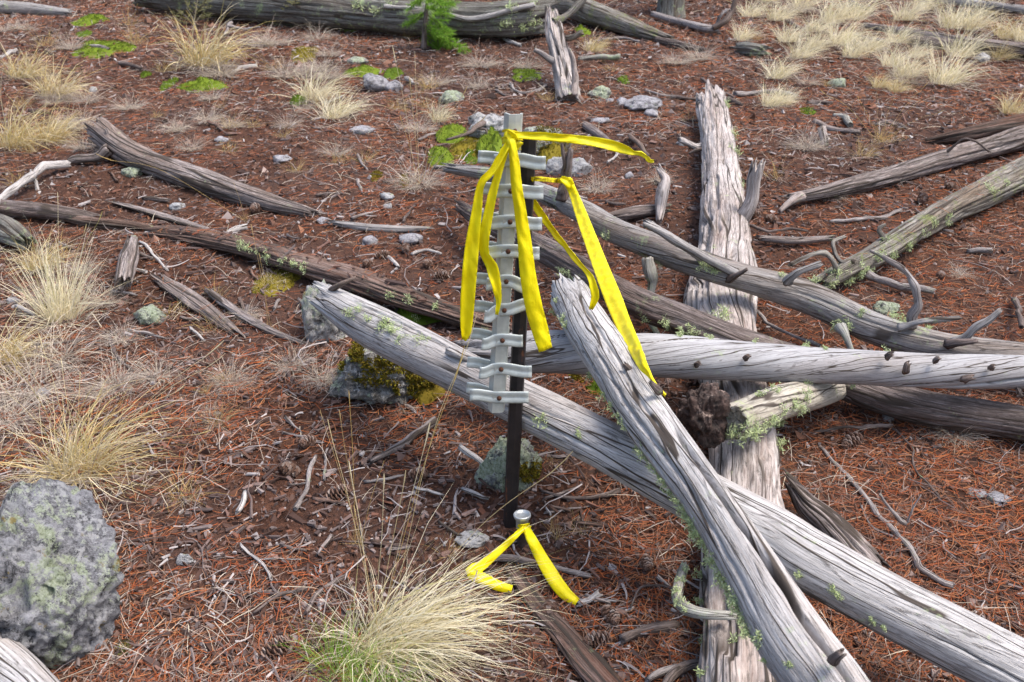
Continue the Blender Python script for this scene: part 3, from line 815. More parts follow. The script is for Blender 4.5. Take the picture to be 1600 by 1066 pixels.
log('L14', "fallen_log", "rough mossy log below the ribbed log at right", "log",
    [(1285, 442, .05), (1318, 424, .055), (1360, 404, .06), (1410, 374, .06), (1470, 336, .06), (1530, 306, .065), (1600, 272, .07), (1720, 215, .07), (1930, 130, .07)],
    [24, 30, 34, 38, 42, 44, 48, 50, 50], 'mossy', 64, 0.013, lump=.18, groove=.16, rag=(.06, .02), ncrack=8, gf=4.5,
    branches=[dict(pts=[(1340, 415, -.03), (1310, 405, -.03), (1300, 380, -.02), (1318, 368, .0)], w=[10, 5]),
              dict(pts=[(1315, 425, -.03), (1285, 395, -.05), (1255, 402, -.07), (1232, 415, -.09)], w=[9, 7]),
              dict(pts=[(1390, 385, -.04), (1375, 360, -.04), (1385, 350, -.04)], w=[9, 4], tip=True)],
    lichen=[(1310, 430, 10), (1325, 440, 9), (1340, 432, 9), (1380, 395, 8), (1395, 400, 7), (1460, 345, 7), (1420, 380, 7), (1370, 400, 9), (1300, 440, 8), (1545, 296, 8), (1570, 285, 7),
            (1350, 420, 8), (1385, 376, 7), (1480, 345, 8), (1440, 366, 7)])
log('L15', "log_fragment", "splintered dark log end poking out behind the long grey log", "log",
    [(1238, 760, .06), (1262, 790, .055), (1290, 815, .05), (1320, 845, .05), (1356, 885, .04)], [14, 34, 44, 50, 56], 'ribbed', 48, 0.009, groove=.2, lump=.12, rag=(.08, .03), ncrack=8, gf=4)
log('L17', "fallen_log", "grey log corner at the bottom left beside the boulder", "log",
    [(-90, 985, .09), (-30, 1020, .09), (30, 1062, .085), (90, 1120, .08)], [88, 88, 80, 76], 'silver', 64, 0.01, rag=(.02, .04), ncrack=10)
log('L18', "bark_slab", "flat reddish brown rotten slab beside the large tuft, foreground", "wood slab",
    [(806, 900, .01), (840, 945, .012), (880, 990, .014), (920, 1035, .014), (965, 1085, .012)], [20, 34, 42, 50, 50], 'rotten', 48, 0.008, flat=.35, groove=.2, lump=.2, rag=(.05, .05), ncrack=8, gf=4)
log('L19', "fallen_log", "thin grey log crossing the grassy upper right corner", "log",
    [(1350, 40, .04), (1420, 50, .05), (1500, 64, .06), (1560, 72, .06), (1680, 90, .06)], [10, 13, 15, 18, 20], 'ribbed', 32, 0.02, groove=.12, lump=.1)
log('L20', "fallen_log", "grey log at the very top right edge", "log",
    [(1450, -4, .05), (1520, 6, .06), (1600, 16, .07), (1700, 28, .07)], [12, 13, 14, 16], 'silver2', 32, 0.02, groove=.1)
log('L21', "fallen_log", "short mossy log among grass in the upper right", "log",
    [(1410, 62, .02), (1480, 70, .03), (1540, 76, .03), (1620, 84, .03)], [14, 20, 20, 22], 'dark', 32, 0.02, groove=.12)
log('L22', "wood_fragment", "weathered grey plank fragment behind the curving log, right of the ribbons", "wood fragment",
    [(955, 338, .03), (990, 332, .03), (1040, 325, .03)], [14, 20, 14], 'ribbed', 32, 0.01, groove=.2, rag=(.06, .04))
log('L23', "driftwood_root", "bleached curled root standing between ribbons and pale trunk", "root",
    [(1030, 345, .02), (1032, 325, .05), (1036, 300, .10), (1040, 282, .13), (1030, 268, .15)], [10, 16, 20, 16, 6], 'snag', 24, 0.008, groove=.15, lump=.2, rag=(.02, .03))
log('L24', "wood_fragment", "grey wood block under the curving log beside pale trunk", "wood fragment",
    [(1188, 372, .02), (1240, 376, .02), (1300, 372, .02)], [10, 12, 9], 'twig', 20, 0.01, groove=.15)
log('L25', "hollow_stub", "hollow bleached log stub on the left litter", "log stub",
    [(194, 440, .05), (197, 420, .06), (203, 398, .055), (206, 378, .045)], [28, 28, 26, 20], 'ribbed', 40, 0.008, groove=.14, lump=.15, rag=(.03, .05), gf=4)
log('L26', "plank_fragment", "wide flaking brown plank below the rotten log on left", "wood fragment",
    [(250, 436, .012), (290, 462, .012), (330, 490, .012), (362, 516, .008)], [22, 34, 30, 16], 'ribbed', 36, 0.010, flat=.4, groove=.2, rag=(.08, .08))
log('L27', "plank_fragment", "long pale split branch left of the mossy rock", "wood fragment",
    [(326, 455, .015), (350, 474, .016), (390, 500, .014), (430, 520, .01), (470, 535, .006)], [10, 15, 15, 12, 7], 'ribbed', 28, 0.009, groove=.18, rag=(.04, .05))
log('L28', "bark_slab", "grey brown bark strip above the rotten log, left side", "wood fragment",
    [(185, 318, .012), (230, 330, .012), (280, 345, .012), (335, 362, .01)], [8, 16, 16, 8], 'ribbed', 28, 0.012, flat=.5, groove=.2, rag=(.08, .08))
log('L29', "bark_slab", "weathered silver strip right of the short grey log", "wood fragment",
    [(520, 348, .012), (560, 354, .014), (610, 358, .012), (655, 358, .008)], [7, 12, 12, 6], 'silver2', 24, 0.012, groove=.2, rag=(.06, .06))
log('L30', "wood_fragment", "dark wood edge at left border under the forked branch", "wood fragment",
    [(-20, 322, .03), (40, 328, .03), (100, 335, .03), (140, 340, .015)], [26, 28, 24, 12], 'dark', 32, 0.012, groove=.18, rag=(.04, .06))
log('L31', "wood_fragment", "grey stump block at left border above the pale tuft", "stump",
    [(-8, 352, .04), (15, 362, .045), (40, 378, .03)], [40, 44, 26], 'greybark', 36, 0.010, groove=.16, lump=.2, rag=(.04, .04))
log('L32', "wood_fragment", "charred looking log chunk on the grassy slope, upper right centre", "wood fragment",
    [(1152, 76, .02), (1170, 78, .03), (1194, 80, .03)], [14, 20, 16], 'greybark', 28, 0.012, groove=.25, lump=.3, rag=(.05, .05))
log('L33', "fallen_branch", "brown branch chunk right of the marker post top", "wood fragment",
    [(914, 196), (930, 206), (952, 222)], [12, 14, 10], 'ribbed', 20, 0.01, rag=(.02, .03))
log('L34', "wood_fragment", "short bleached wood bit standing in grass, right of pale trunk", "wood fragment",
    [(1290, 228, .0), (1288, 215, .03), (1284, 200, .06)], [12, 12, 14], 'snag', 24, 0.008, rag=(.01, .02), lump=.2)
log('L35', "root_branch", "twisted lichen root at left edge of the lower heap", "branch",
    [(1145, 962, .13), (1110, 960, .13), (1075, 952, .12), (1058, 932, .10), (1068, 885, .07)], [15, 17, 20, 17, 14], 'lichtwig', 20, 0.008, lump=.15, rag=(.01, .012),
    lichen=[(1062, 905, 7), (1056, 925, 7), (1060, 940, 8), (1070, 950, 7), (1068, 890, 6)])
log('L36', "root_branch", "dark curved root lying at bottom beside the pale trunk", "branch",
    [(1100, 1035, .02), (1070, 1042, .02), (1050, 1056, .02), (1035, 1080, .02)], [14, 16, 16, 14], 'twigdark', 16, 0.008)
log('L37', "fallen_branch", "dark branch with raised forked end at the top", "branch",
    [(1020, 22, .03), (1060, 34, .03), (1100, 44, .04), (1122, 46, .04)], [9, 11, 13, 10], 'twig', 20, 0.015,
    branches=[dict(pts=[(1118, 44, 0), (1134, 30, 0), (1146, 8, .02), (1150, -6, .03)], w=[11, 7], mat='twigdark'),
              dict(pts=[(1116, 42, 0), (1126, 24, -.02), (1138, 14, -.02)], w=[8, 4], mat='twig')])
log('L38', "bark_slab", "dark rotten wood strip at foot of massive log", "wood fragment",
    [(1025, 62, .02), (1060, 70, .02), (1100, 78, .015)], [10, 14, 8], 'dark', 20, 0.015, groove=.2)

# ------------------------------------------------------------------ branches, sticks, twigs (each a thing)
def stick(label, pts, w, mat='twig', name="stick", forks=(), group="loose sticks on the litter", cat="stick", nseg=10):
    log('s%d' % SEED[0], name, label, cat, pts, w, mat, nseg, 0.010, group=group, lump=0.12, groove=0.05, rag=(0.006, 0.006), wob=0.8,
        branches=[dict(pts=f, w=[fw, fw*0.5], mat=mat, nseg=8, tip=True) for f, fw in forks])

stick("forked pale blue grey branch at the left edge", [(-20, 330, .06), (5, 305, .06), (40, 275, .06), (75, 258, .05), (110, 252, .04)], [12, 14], 'twigpale', "fallen_branch",
      [([(50, 268, 0), (60, 295, -.03), (64, 322, -.05), (80, 335, -.06)], 8), ([(60, 300, -.05), (50, 315, -.07), (40, 330, -.08)], 5)], cat="branch", nseg=14)
stick("long dark crooked stick on orange needles at right", [(1280, 700), (1312, 728), (1345, 765), (1375, 805), (1402, 833), (1425, 868), (1452, 898), (1490, 918)], [7, 11], 'twig', "fallen_branch",
      [([(1412, 822, -.01), (1395, 800, -.02), (1374, 772, -.02)], 8), ([(1418, 820, 0), (1424, 800, 0), (1440, 774, 0)], 4)], cat="branch", nseg=12)
stick("thin curved twig below the long crooked stick", [(1345, 790), (1360, 820), (1392, 838), (1440, 862)], [4, 3], 'twig')
stick("straight thin twig on needles right of the crooked stick", [(1432, 812), (1460, 828), (1492, 846)], [3, 3], 'twig')
stick("dark forked twig upper right of the crooked stick", [(1390, 665), (1425, 700), (1428, 730), (1450, 756), (1470, 780)], [3, 4], 'twigdark')
stick("dark twig arching under the brown rotting log at right", [(1270, 676, .01), (1310, 668, .03), (1350, 668, .03), (1392, 664, .02)], [4, 7], 'twigdark')
stick("short weathered stick lying left of the post foot", [(580, 722), (610, 705), (645, 682), (678, 658)], [9, 14], 'ribbed', nseg=14)
stick("crooked pale stick left of the short weathered stick", [(464, 796), (480, 765), (486, 735), (492, 714)], [8, 6], 'twig', forks=[([(484, 752, 0), (470, 756, -.01), (452, 757, -.01)], 3)])
stick("straight grey twig above the crooked pale stick", [(510, 700), (508, 725), (505, 750)], [4, 4], 'twig')
stick("bent twig with pale tip on the open litter lower left", [(376, 852), (398, 870), (415, 885), (424, 905)], [5, 5], 'twigpale', forks=[([(405, 874, 0), (440, 873, 0), (470, 874, 0)], 3)])
stick("dark branching root twig left of the large tuft", [(395, 958), (440, 928), (480, 920)], [4, 6], 'twigdark', forks=[([(430, 934, 0), (455, 925, .0), (470, 918, 0)], 3)])
stick("dark stick pointing into the large tuft", [(474, 960), (495, 930), (520, 912), (545, 895)], [6, 9], 'twigdark')
stick("grey twig on the litter at bottom left", [(158, 995), (178, 1030), (190, 1042), (238, 1046)], [4, 3], 'twig')
stick("short pale stick near the bottom left needles", [(497, 865), (508, 850), (520, 836)], [9, 7], 'ribbed')
stick("small upright pale sliver right of the tawny tuft", [(376, 800), (382, 785), (385, 770)], [10, 6], 'twigpale')
stick("curved pale stick leaning behind the post foot", [(722, 702, .03), (740, 716, .03), (756, 730, .02), (770, 750, .01)], [9, 9], 'twigpale')
stick("dark stick on litter below the rock behind the post", [(850, 770), (885, 778), (930, 776), (965, 768)], [5, 9], 'twigdark')
stick("grey weathered stick between cap and slab", [(762, 868), (800, 872), (840, 882)], [10, 12], 'ribbed', nseg=14)
stick("short grey stick right of the ribboned cap", [(866, 888), (892, 894), (922, 898)], [8, 9], 'twig')
stick("pale splintered stick touching the right cap ribbon", [(902, 942), (918, 936), (932, 928)], [10, 12], 'twigpale')
stick("curved dark stick right of the slab", [(985, 950), (1000, 920), (1030, 915), (1070, 925)], [4, 5], 'twigdark')
stick("pale stick curving out of the needle litter, lower centre right", [(1016, 1066), (1040, 1048), (1062, 1040)], [12, 14], 'twig')
stick("dark lying stick in the shade right of the slab", [(968, 1000), (1010, 985), (1062, 978)], [14, 18], 'twigdark')
stick("thin grey branch on the slope above the forked branch", [(0, 90), (12, 82), (26, 76)], [6, 6], 'twigpale')
stick("pale twig near the large upper left tuft", [(362, 112), (380, 105), (402, 102)], [5, 7], 'twigpale')
stick("dark tangled stick in the upper left grasses", [(350, 55, .03), (356, 42, .05), (362, 36, .06)], [4, 6], 'twig', forks=[([(356, 42, 0), (380, 46, 0), (408, 42, 0)], 5)])
stick("silver twig in front of the left rotten log", [(340, 372), (362, 360), (386, 354)], [7, 9], 'twigpale')
stick("thin fork of pale twigs below the hollow stub", [(218, 378), (240, 398), (262, 422)], [5, 4], 'twigpale', forks=[([(245, 402, 0), (270, 416, 0), (292, 440, 0)], 4)])
stick("small dark stick across the soil below the pale split branch", [(200, 515), (225, 520), (256, 528)], [5, 4], 'twig')
stick("short pale peg standing on soil near the split branch", [(298, 514), (308, 522), (318, 532)], [5, 4], 'twigpale')
stick("dark stick lying in the pale grass mat at left", [(172, 520), (178, 548), (190, 565), (206, 578)], [7, 4], 'twigdark')
stick("grey branch with green end, upper centre litter", [(905, 92), (930, 91), (970, 92)], [7, 10], 'lichtwig')
stick("forked dark twig left of the root snag foot", [(796, 128), (810, 144), (835, 142), (856, 134)], [4, 5], 'twig')
stick("pale splinter twig right under the massive log", [(788, 60), (800, 66), (814, 70)], [6, 5], 'twigpale')
stick("thin dark stick right of flat grey stone", [(1010, 142), (1040, 150), (1075, 154)], [4, 5], 'twig')
stick("dark twig on soil above the streamer end", [(982, 214, .02), (1000, 226, .03), (1018, 246, .01)], [8, 7], 'twigdark')
stick("wiry twig below the horizontal ribbon", [(940, 230), (960, 236), (962, 244), (950, 254)], [4, 4], 'twigpale')
stick("grey dead branch behind the tallest grass stalks", [(676, 262), (706, 264), (742, 272)], [7, 10], 'twig')
stick("short dark branch on the moss behind the post", [(700, 218, .05), (736, 206, .07), (758, 194, .08)], [4, 9], 'twigdark', forks=[([(748, 200, 0), (762, 206, -.02), (760, 214, -.03)], 4)])
stick("grey stick lying on needles left of pale trunk top", [(1050, 150), (1080, 155), (1100, 152)], [5, 6], 'twigdark')
stick("pale branch lying right of pale trunk top", [(1150, 148), (1180, 143), (1215, 142), (1245, 148)], [8, 5], 'twig')
stick("thin dark branch above right of pale trunk", [(1096, 124), (1120, 138), (1148, 154)], [5, 4], 'twigdark')
stick("short dark branch end right of pale trunk top", [(1126, 156), (1145, 158), (1162, 164)], [8, 6], 'twigdark')
stick("short mossy branch among thin brown grasses", [(1304, 178), (1320, 182), (1330, 196)], [8, 10], 'lichtwig')
stick("brown bent stick in the middle of thin brown grasses", [(1276, 190), (1300, 198), (1330, 206), (1345, 208)], [8, 9], 'ribbed')
stick("pale thin branch below the ribbed log", [(1298, 346), (1330, 344), (1375, 340), (1405, 330)], [5, 8], 'twig')
stick("short grey stick by the mossy log lower side", [(1345, 428, .03), (1390, 440, .03), (1462, 458, .02)], [16, 8], 'twig')
stick("thin bare twig rising behind the curving log", [(1168, 350, .05), (1200, 362, .04), (1232, 358, .03), (1262, 362, .02)], [5, 4], 'twigdark')
stick("curved thin branch passing under the curving log", [(1182, 486, .03), (1210, 512, .03), (1250, 528, .03), (1282, 540, .03)], [5, 7], 'twig')
stick("short dark stick near the right edge", [(1585, 468, .02), (1592, 488, .04), (1600, 512, .05)], [9, 9], 'twigdark')
stick("tapered grey log bit on orange needles far right", [(1515, 392), (1532, 392), (1548, 393)], [7, 9], 'twig')
stick("dark slim branch among upper right tufts", [(1230, 32), (1250, 42), (1275, 46)], [6, 5], 'twigdark')
stick("grey branch crossing between upper right tufts", [(1330, 54), (1360, 60), (1410, 64)], [6, 6], 'twig')
stick("dark bare branch in top right tufts", [(1330, 2), (1350, 12), (1360, 20)], [8, 8], 'twigdark')
stick("dark bent twig beside upper right stone", [(1262, 160), (1280, 158), (1300, 160)], [7, 7], 'twigdark')
stick("dark twig on bare soil right of the tufts", [(1370, 196), (1390, 188), (1416, 200)], [5, 6], 'twigdark')
stick("thin grey branch lying at top centre right", [(940, 62), (970, 58), (1000, 66)], [5, 4], 'twig')
stick("short stick on the litter below the white stone", [(640, 398), (665, 392), (690, 396)], [5, 5], 'twigpale')
stick("pale curled root on litter left of the left ribbon", [(604, 398), (612, 410), (622, 418)], [8, 5], 'twigpale')

# ------------------------------------------------------------------ rocks
def ico(sub):
    me = bpy.data.meshes.new("t")
    import bmesh
    bm = bmesh.new()
    bmesh.ops.create_icosphere(bm, subdivisions=sub, radius=1.0)
    V = np.array([v.co[:] for v in bm.verts])
    F = np.array([[v.index for v in f.verts] for f in bm.faces])
    bm.free()
    bpy.data.meshes.remove(me)
    return V, F
ICO = {s: ico(s) for s in (3, 4, 5, 6)}

def rock(label, px, py, wpx, hpx, mat, depth=1.0, sub=4, name="stone", rough=0.22, group=None, sink=0.38, pits=0.0, cat="stone", h=None, facet=0.7, planes=()):
    SEED[0] += 1
    sd = SEED[0]
    c = at(px, py + hpx*0.5, 0)
    m = m_per_px(c)
    a = wpx*m/2
    b = hpx*m/2*1.15
    V, F = ICO[sub]
    V = V.copy()
    r = 1 + 1.25*rough*fbm(V[:, 0]*1.3+sd, V[:, 1]*1.3, V[:, 2]*1.3, sd, 6, 0.58)
    rr = np.random.default_rng(sd)
    for _ in range(9):                                     # broken flat faces
        n = rr.normal(size=3); n /= np.linalg.norm(n)
        d = rr.uniform(0.72, 0.95) - (0.1 if name == 'boulder' and sub == 6 else 0)
        q = (V*r[:, None]) @ n
        k = np.where(q > d, d/np.maximum(q, 1e-6), 1.0)
        r = r*(1 - facet*1.6*(1-k)) if facet < 0.6 else r*k
    for (n, d) in planes:
        n = np.array(n)/np.linalg.norm(n)
        q = (V*r[:, None]) @ n
        r = r*np.where(q > d, d/np.maximum(q, 1e-6), 1.0)
    if pits:
        pn = noise(V[:, 0]*3.1+sd, V[:, 1]*3.1, V[:, 2]*3.1, sd+3)
        r = r - pits*sstep(0.35, 0.6, pn) + 0.5*pits*sstep(0.3, 0.7, -pn)
        r = r + pits*0.7*(1-np.abs(fbm(V[:, 0]*4+sd, V[:, 1]*4, V[:, 2]*4, sd+8, 4))*2)
    if sub >= 4:
        r = r + 0.05*fbm(V[:, 0]*9, V[:, 1]*9, V[:, 2]*9, sd+2, 3, 0.6)
    V = V*r[:, None]*np.array([a, a*depth, b])
    base = np.array([c[0], c[1] + a*depth*0.35, 0])
    base[2] = terr(base[0], base[1])
    V[:, 2] += b*(1-2*sink) + (h or 0)
    o = put(name, mesh_of(name, V, [F], M[mat]), None, base)
    return tag(o, label, cat, group)

BOULDER = rock("large lichen covered boulder at the left edge", 46, 893, 296, 290, 'boulder', 0.85, 6, "boulder", 0.36, None, 0.26, 0.05, "boulder", facet=.7, planes=[((.55, -.2, .8), .62), ((-.1, -.5, .85), .80), ((.6, -.8, -.1), .72), ((.95, -.2, .1), .80)])
def carve(rk, spots):
    """hollows weathered into the stone, centred on the points seen at these pixels"""
    me = rk.data
    V = np.empty(len(me.vertices)*3, np.float32); me.vertices.foreach_get("co", V)
    V = V.reshape(-1, 3) + np.array(rk.location)
    bv = BVHTree.FromPolygons([tuple(v) for v in V], [tuple(p.vertices) for p in me.polygons])
    for (px, py, rad, dep) in spots:
        d = Vector(ray(px, py)).normalized()
        loc, nor, i, dist = bv.ray_cast(Vector(CAM), d)
        if loc is None:
            continue
        q = V - np.array(loc)
        dd = np.linalg.norm(q, axis=1)*(1+.35*noise(V[:, 0]*40, V[:, 1]*40, V[:, 2]*40, 5))
        V = V - np.array(nor)[None]*(dep*np.exp(-(dd/rad)**4))[:, None]
    V = V - np.array(rk.location)
    me.vertices.foreach_set("co", V.astype(np.float32).ravel())
    me.update()
carve(BOULDER, [(14, 930, .034, .07), (52, 955, .016, .03), (40, 1000, .012, .02), (66, 925, .018, .025), (30, 870, .02, .018), (100, 870, .02, .015)])
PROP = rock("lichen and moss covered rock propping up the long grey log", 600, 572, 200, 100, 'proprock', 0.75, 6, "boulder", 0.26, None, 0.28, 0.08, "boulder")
KNOB = rock("pale lichen knob of rock at the log's left end", 500, 480, 66, 100, 'lichrock', 0.8, 5, "boulder", 0.25, None, 0.25, 0.06, "boulder")
FOOT = rock("green lichen rock behind the post foot", 800, 712, 90, 95, 'greenrock', 0.8, 5, "boulder", 0.2, None, 0.25, 0.05, "boulder")
rock("white lichen rock on the moss behind the post top", 766, 196, 72, 40, 'whiterock', 0.8, 5, "boulder", 0.22, None, 0.3, 0.04, "boulder")
rock("small lichen boulder left of the white lichen rock", 744, 186, 30, 22, 'lichrock', 0.8, 4, "boulder", 0.2, None, 0.3, 0, "boulder")
BACK = rock("broad mossy rock directly behind the post top", 845, 215, 90, 56, 'lichrock', 0.9, 5, "boulder", 0.22, None, 0.3, 0.05, "boulder")
rock("round pale rock right of the ribbon stub", 903, 259, 40, 30, 'whiterock', 0.8, 4, "stone", 0.18, None, 0.3)
rock("lichen rock left of the ribbon stub", 872, 255, 40, 34, 'whiterock', 0.8, 4, "stone", 0.2, None, 0.3)
rock("small pale rock just right of the dark stake top", 838, 232, 18, 20, 'whiterock', 0.8, 3, "stone", 0.2, None, 0.3)
rock("grey angular rock left half of pair in upper litter", 588, 127, 42, 28, 'greyrock', 0.8, 4, "stone", 0.2, None, 0.3, facet=.7)
rock("grey wedge stone right half of pair in upper litter", 615, 132, 30, 20, 'greyrock', 0.8, 4, "stone", 0.2, None, 0.3, facet=.7)
rock("mossy green stone below the little fir", 704, 149, 38, 20, 'greenrock', 0.8, 4)
rock("flat pale stone in upper litter right of the root snag", 1008, 157, 60, 22, 'greyrock', 1.3, 4, sink=0.45, facet=.7)
rock("small flat pale stone below the flat pale stone", 1018, 174, 28, 11, 'greyrock', 1.2, 3, sink=0.45)
rock("dark lichen stone right of the root snag foot", 938, 141, 36, 20, 'greenrock', 0.8, 4)
rock("small grey stone beside the dark lichen stone", 973, 157, 24, 12, 'greyrock', 0.9, 3)
rock("tiny grey stone left of the small grey stone", 952, 156, 14, 8, 'greyrock', 0.9, 3)
rock("slim grey stone above the horizontal ribbon", 936, 187, 32, 11, 'greyrock', 1.0, 3)
rock("white pebble right of brown branch chunk", 920, 212, 10, 10, 'whiterock', 0.9, 3)
rock("greenish stone tucked under the short grey log", 206, 266, 34, 18, 'greenrock', 0.8, 4)
rock("pale flat stone below the short grey log", 274, 320, 26, 10, 'whiterock', 1.0, 3)
rock("pale slab stone in the middle left litter", 565, 200, 42, 14, 'greyrock', 1.0, 3)
rock("pale stone at the tip of the short grey log", 505, 343, 26, 12, 'greyrock', 1.0, 3)
rock("white stone on litter left of the left ribbon", 604, 305, 24, 10, 'whiterock', 1.0, 3)
rock("grey stone half buried beside rotten log right part", 640, 371, 40, 16, 'greyrock', 1.0, 3)
rock("grey stone left of the half buried stone", 578, 374, 26, 16, 'greyrock', 1.0, 3)
rock("small white pebble under the white stone", 606, 321, 14, 9, 'whiterock', 1.0, 3)
rock("round dull stone in the pale left grass", 236, 488, 46, 30, 'greenrock', 0.9, 4)
rock("pinkish flat stone in the left grass mat", 66, 612, 28, 14, 'greyrock', 0.9, 3)
rock("pale bluish stone on needles right of the boulder", 288, 871, 26, 20, 'whiterock', 0.9, 4)
rock("two tone flat grey stone on needles, right half", 1562, 778, 46, 13, 'greyrock', 0.9, 4, sink=0.42, facet=.7)
rock("two tone flat grey stone on needles, left half", 1526, 769, 32, 10, 'greyrock', 0.9, 4, sink=0.42, facet=.7)
rock("whitish ash like patch of rock under post foot", 736, 840, 56, 16, 'whiterock', 0.8, 4, sink=0.42)
rock("mossy lichen stone in the upper right tufts", 1310, 127, 30, 16, 'greenrock', 0.9, 4)
rock("pale wood coloured stone on upper right slope", 1535, 89, 26, 14, 'whiterock', 0.9, 3)
rock("pale green stone above the curving log right branch", 1385, 478, 40, 22, 'greenrock', 0.9, 4)
rock("pale stone in shade under the brown rotting log", 1388, 646, 20, 22, 'whiterock', 0.9, 3)
rock("small grey stone on the litter at upper left", 345, 217, 22, 10, 'greyrock', 0.9, 3)
rock("small pale stone below the upper left moss", 145, 139, 14, 9, 'whiterock', 0.9, 3)
rock("pale grey stone below the green sapling", 560, 92, 34, 14, 'greenrock', 0.9, 3)
rock("pale flat stone left of the marker post", 440, 246, 34, 12, 'greyrock', 0.9, 3)
rock("grey pebble near the streamer end", 983, 272, 16, 12, 'greyrock', 0.9, 3)
rock("pale grey pebble right of the streamer end", 1066, 222, 20, 12, 'greyrock', 0.9, 3)
rock("stone half under the left edge grasses", 20, 468, 20, 12, 'greyrock', 0.9, 3)

def burl(label, px, py, h, wpx, hpx):
    c = at(px, py, h)
    m = m_per_px(c)
    V, F = ICO[6]
    f1 = fbm(V[:, 0]*1.8, V[:, 1]*1.8, V[:, 2]*1.8, 501, 3)
    f2 = 1-np.abs(fbm(V[:, 0]*3.2, V[:, 1]*3.2, V[:, 2]*3.2, 507, 5, 0.6))*1.6
    f3 = fbm(V[:, 0]*11, V[:, 1]*11, V[:, 2]*11, 511, 3)
    r = 1 + 0.26*f1 + 0.09*f2 + 0.035*f3 - 0.2*sstep(0.25, 0.55, noise(V[:, 0]*2.4, V[:, 1]*2.4, V[:, 2]*2.4, 515))
    V = V*r[:, None]*np.array([wpx*m/2, wpx*m/2*0.9, hpx*m/2])*0.88
    return tag(put("burl", mesh_of("burl", V, [F], M['burl']), None, c), label, "burl")
burl("dark crumbling brown burl at the end of the lichen green limb", 1098, 648, .20, 84, 112)

# ------------------------------------------------------------------ moss cushions
def moss(label, px, py, wpx, hpx, kind='mossfuzz', h=0.02, lift=0.0, seed=None):
    SEED[0] += 1
    sd = SEED[0]
    r = np.random.default_rng(sd)
    c0 = at(px, py, lift)
    m = m_per_px(c0)
    a = wpx*m/2
    near, far = at(px, py+hpx/2, lift), at(px, py-hpx/2, lift)
    b = np.linalg.norm(far-near)/2
    n = 22
    rad = np.linspace(0, 1, 9)
    th = np.arange(n)/n*TAU
    Vs = [[0, 0, 0]]
    edge = 1 + 0.35*noise(np.cos(th)*1.6+sd, np.sin(th)*1.6, 0, sd)
    def hh(x, y, q):
        return h*(1-q**2.2)*(0.75+0.6*noise(x*45, y*45, sd*1.1, sd+1)) - 0.004*(q > 0.95)
    for q in rad[1:]:
        for k in range(n):
            Vs.append([a*q*edge[k]*math.cos(th[k]), b*q*edge[k]*math.sin(th[k]), 0])
    Vs = np.array(Vs)
    qq = np.concatenate([[0], np.repeat(rad[1:], n)])
    gz = terr_fine(c0[0]+Vs[:, 0], c0[1]+Vs[:, 1])
    base = np.array([c0[0], c0[1], terr(c0[0], c0[1]) + lift])
    Vs[:, 2] = gz + lift - base[2] + hh(Vs[:, 0], Vs[:, 1], qq)
    F4 = grid_faces(8, n, True, 1)
    F3 = np.array([[0, 1+k, 1+(k+1) % n] for k in range(n)])
    nf = int(min(3500, max(400, a*b*100000)))
    q = np.sqrt(r.uniform(0, 1, nf))*0.98
    t = r.uniform(0, TAU, nf)
    e = np.interp(t, np.append(th, TAU), np.append(edge, edge[0]))
    keep = noise(np.cos(t)*q*3+sd, np.sin(t)*q*3, 4, sd+2) > -0.75 + q*0.55
    q, t, e = q[keep], t[keep], e[keep]
    x, y = a*q*e*np.cos(t), b*q*e*np.sin(t)
    z = terr_fine(c0[0]+x, c0[1]+y) + lift - base[2] + hh(x, y, q) - 0.002
    nb = len(x)
    bv, bf = blades(np.stack([x, y, z], -1), r.uniform(0, TAU, nb), r.uniform(0.4, 1.5, nb), r.uniform(-0.2, 0.8, nb), r.uniform(0.005, 0.013, nb), np.full(nb, 0.0032), 2, r)
    o = put("moss_patch", mesh_of("moss_patch", np.vstack([Vs, bv]), [F4, F3, bf+len(Vs)], M[kind], smooth=False), None, base)
    return tag(o, label, "moss", "moss cushions on the slope")
def rock_moss(label, rk, ells, kind, n=1600, size=0.010):
    """moss growing on the stone itself: fuzz on the part of the rock seen inside these ellipses"""
    SEED[0] += 1
    r = np.random.default_rng(SEED[0])
    me = rk.data
    Vw = np.empty(len(me.vertices)*3, np.float32); me.vertices.foreach_get("co", Vw)
    Vw = Vw.reshape(-1, 3) + np.array(rk.location)
    bv = BVHTree.FromPolygons([tuple(v) for v in Vw], [tuple(p.vertices) for p in me.polygons])
    pts, nrm = [], []
    for (px, py, wx, wy) in ells:
        for _ in range(n):
            q = math.sqrt(r.uniform()); t = r.uniform(0, TAU)
            qx, qy = px + wx/2*q*math.cos(t), py + wy/2*q*math.sin(t)
            if noise(qx*0.07, qy*0.07, SEED[0], 3) < -0.9 + q*0.75:
                continue
            loc, nor, i, d = bv.ray_cast(Vector(CAM), Vector(ray(qx, qy)).normalized())
            if loc is not None:
                pts.append(loc[:]); nrm.append(nor[:])
    pts = np.array(pts); nrm = np.array(nrm)
    base = pts.mean(0)
    pts = pts + nrm*(0.004*noise(pts[:, 0]*70, pts[:, 1]*70, pts[:, 2]*70, 8))[:, None] - nrm*0.002
    dv = nrm + r.normal(0, .55, nrm.shape)
    az = np.arctan2(dv[:, 1], dv[:, 0]); el = np.arctan2(dv[:, 2], np.hypot(dv[:, 0], dv[:, 1]))
    v, f = blades(pts-base, az, el, r.uniform(-.2, .6, len(pts)), size*r.uniform(.5, 1.2, len(pts)), np.full(len(pts), .003), 2, r, taper=False)
    o = put("moss_patch", mesh_of("moss_patch", v, [f], M[kind], smooth=False), None, base)
    return tag(o, label, "moss", "moss growing on the stones")
rock_moss("olive moss spread over front of the propping rock", PROP, [(590, 572, 120, 60), (545, 552, 60, 50), (650, 605, 70, 40)], 'mossochre', 4000)
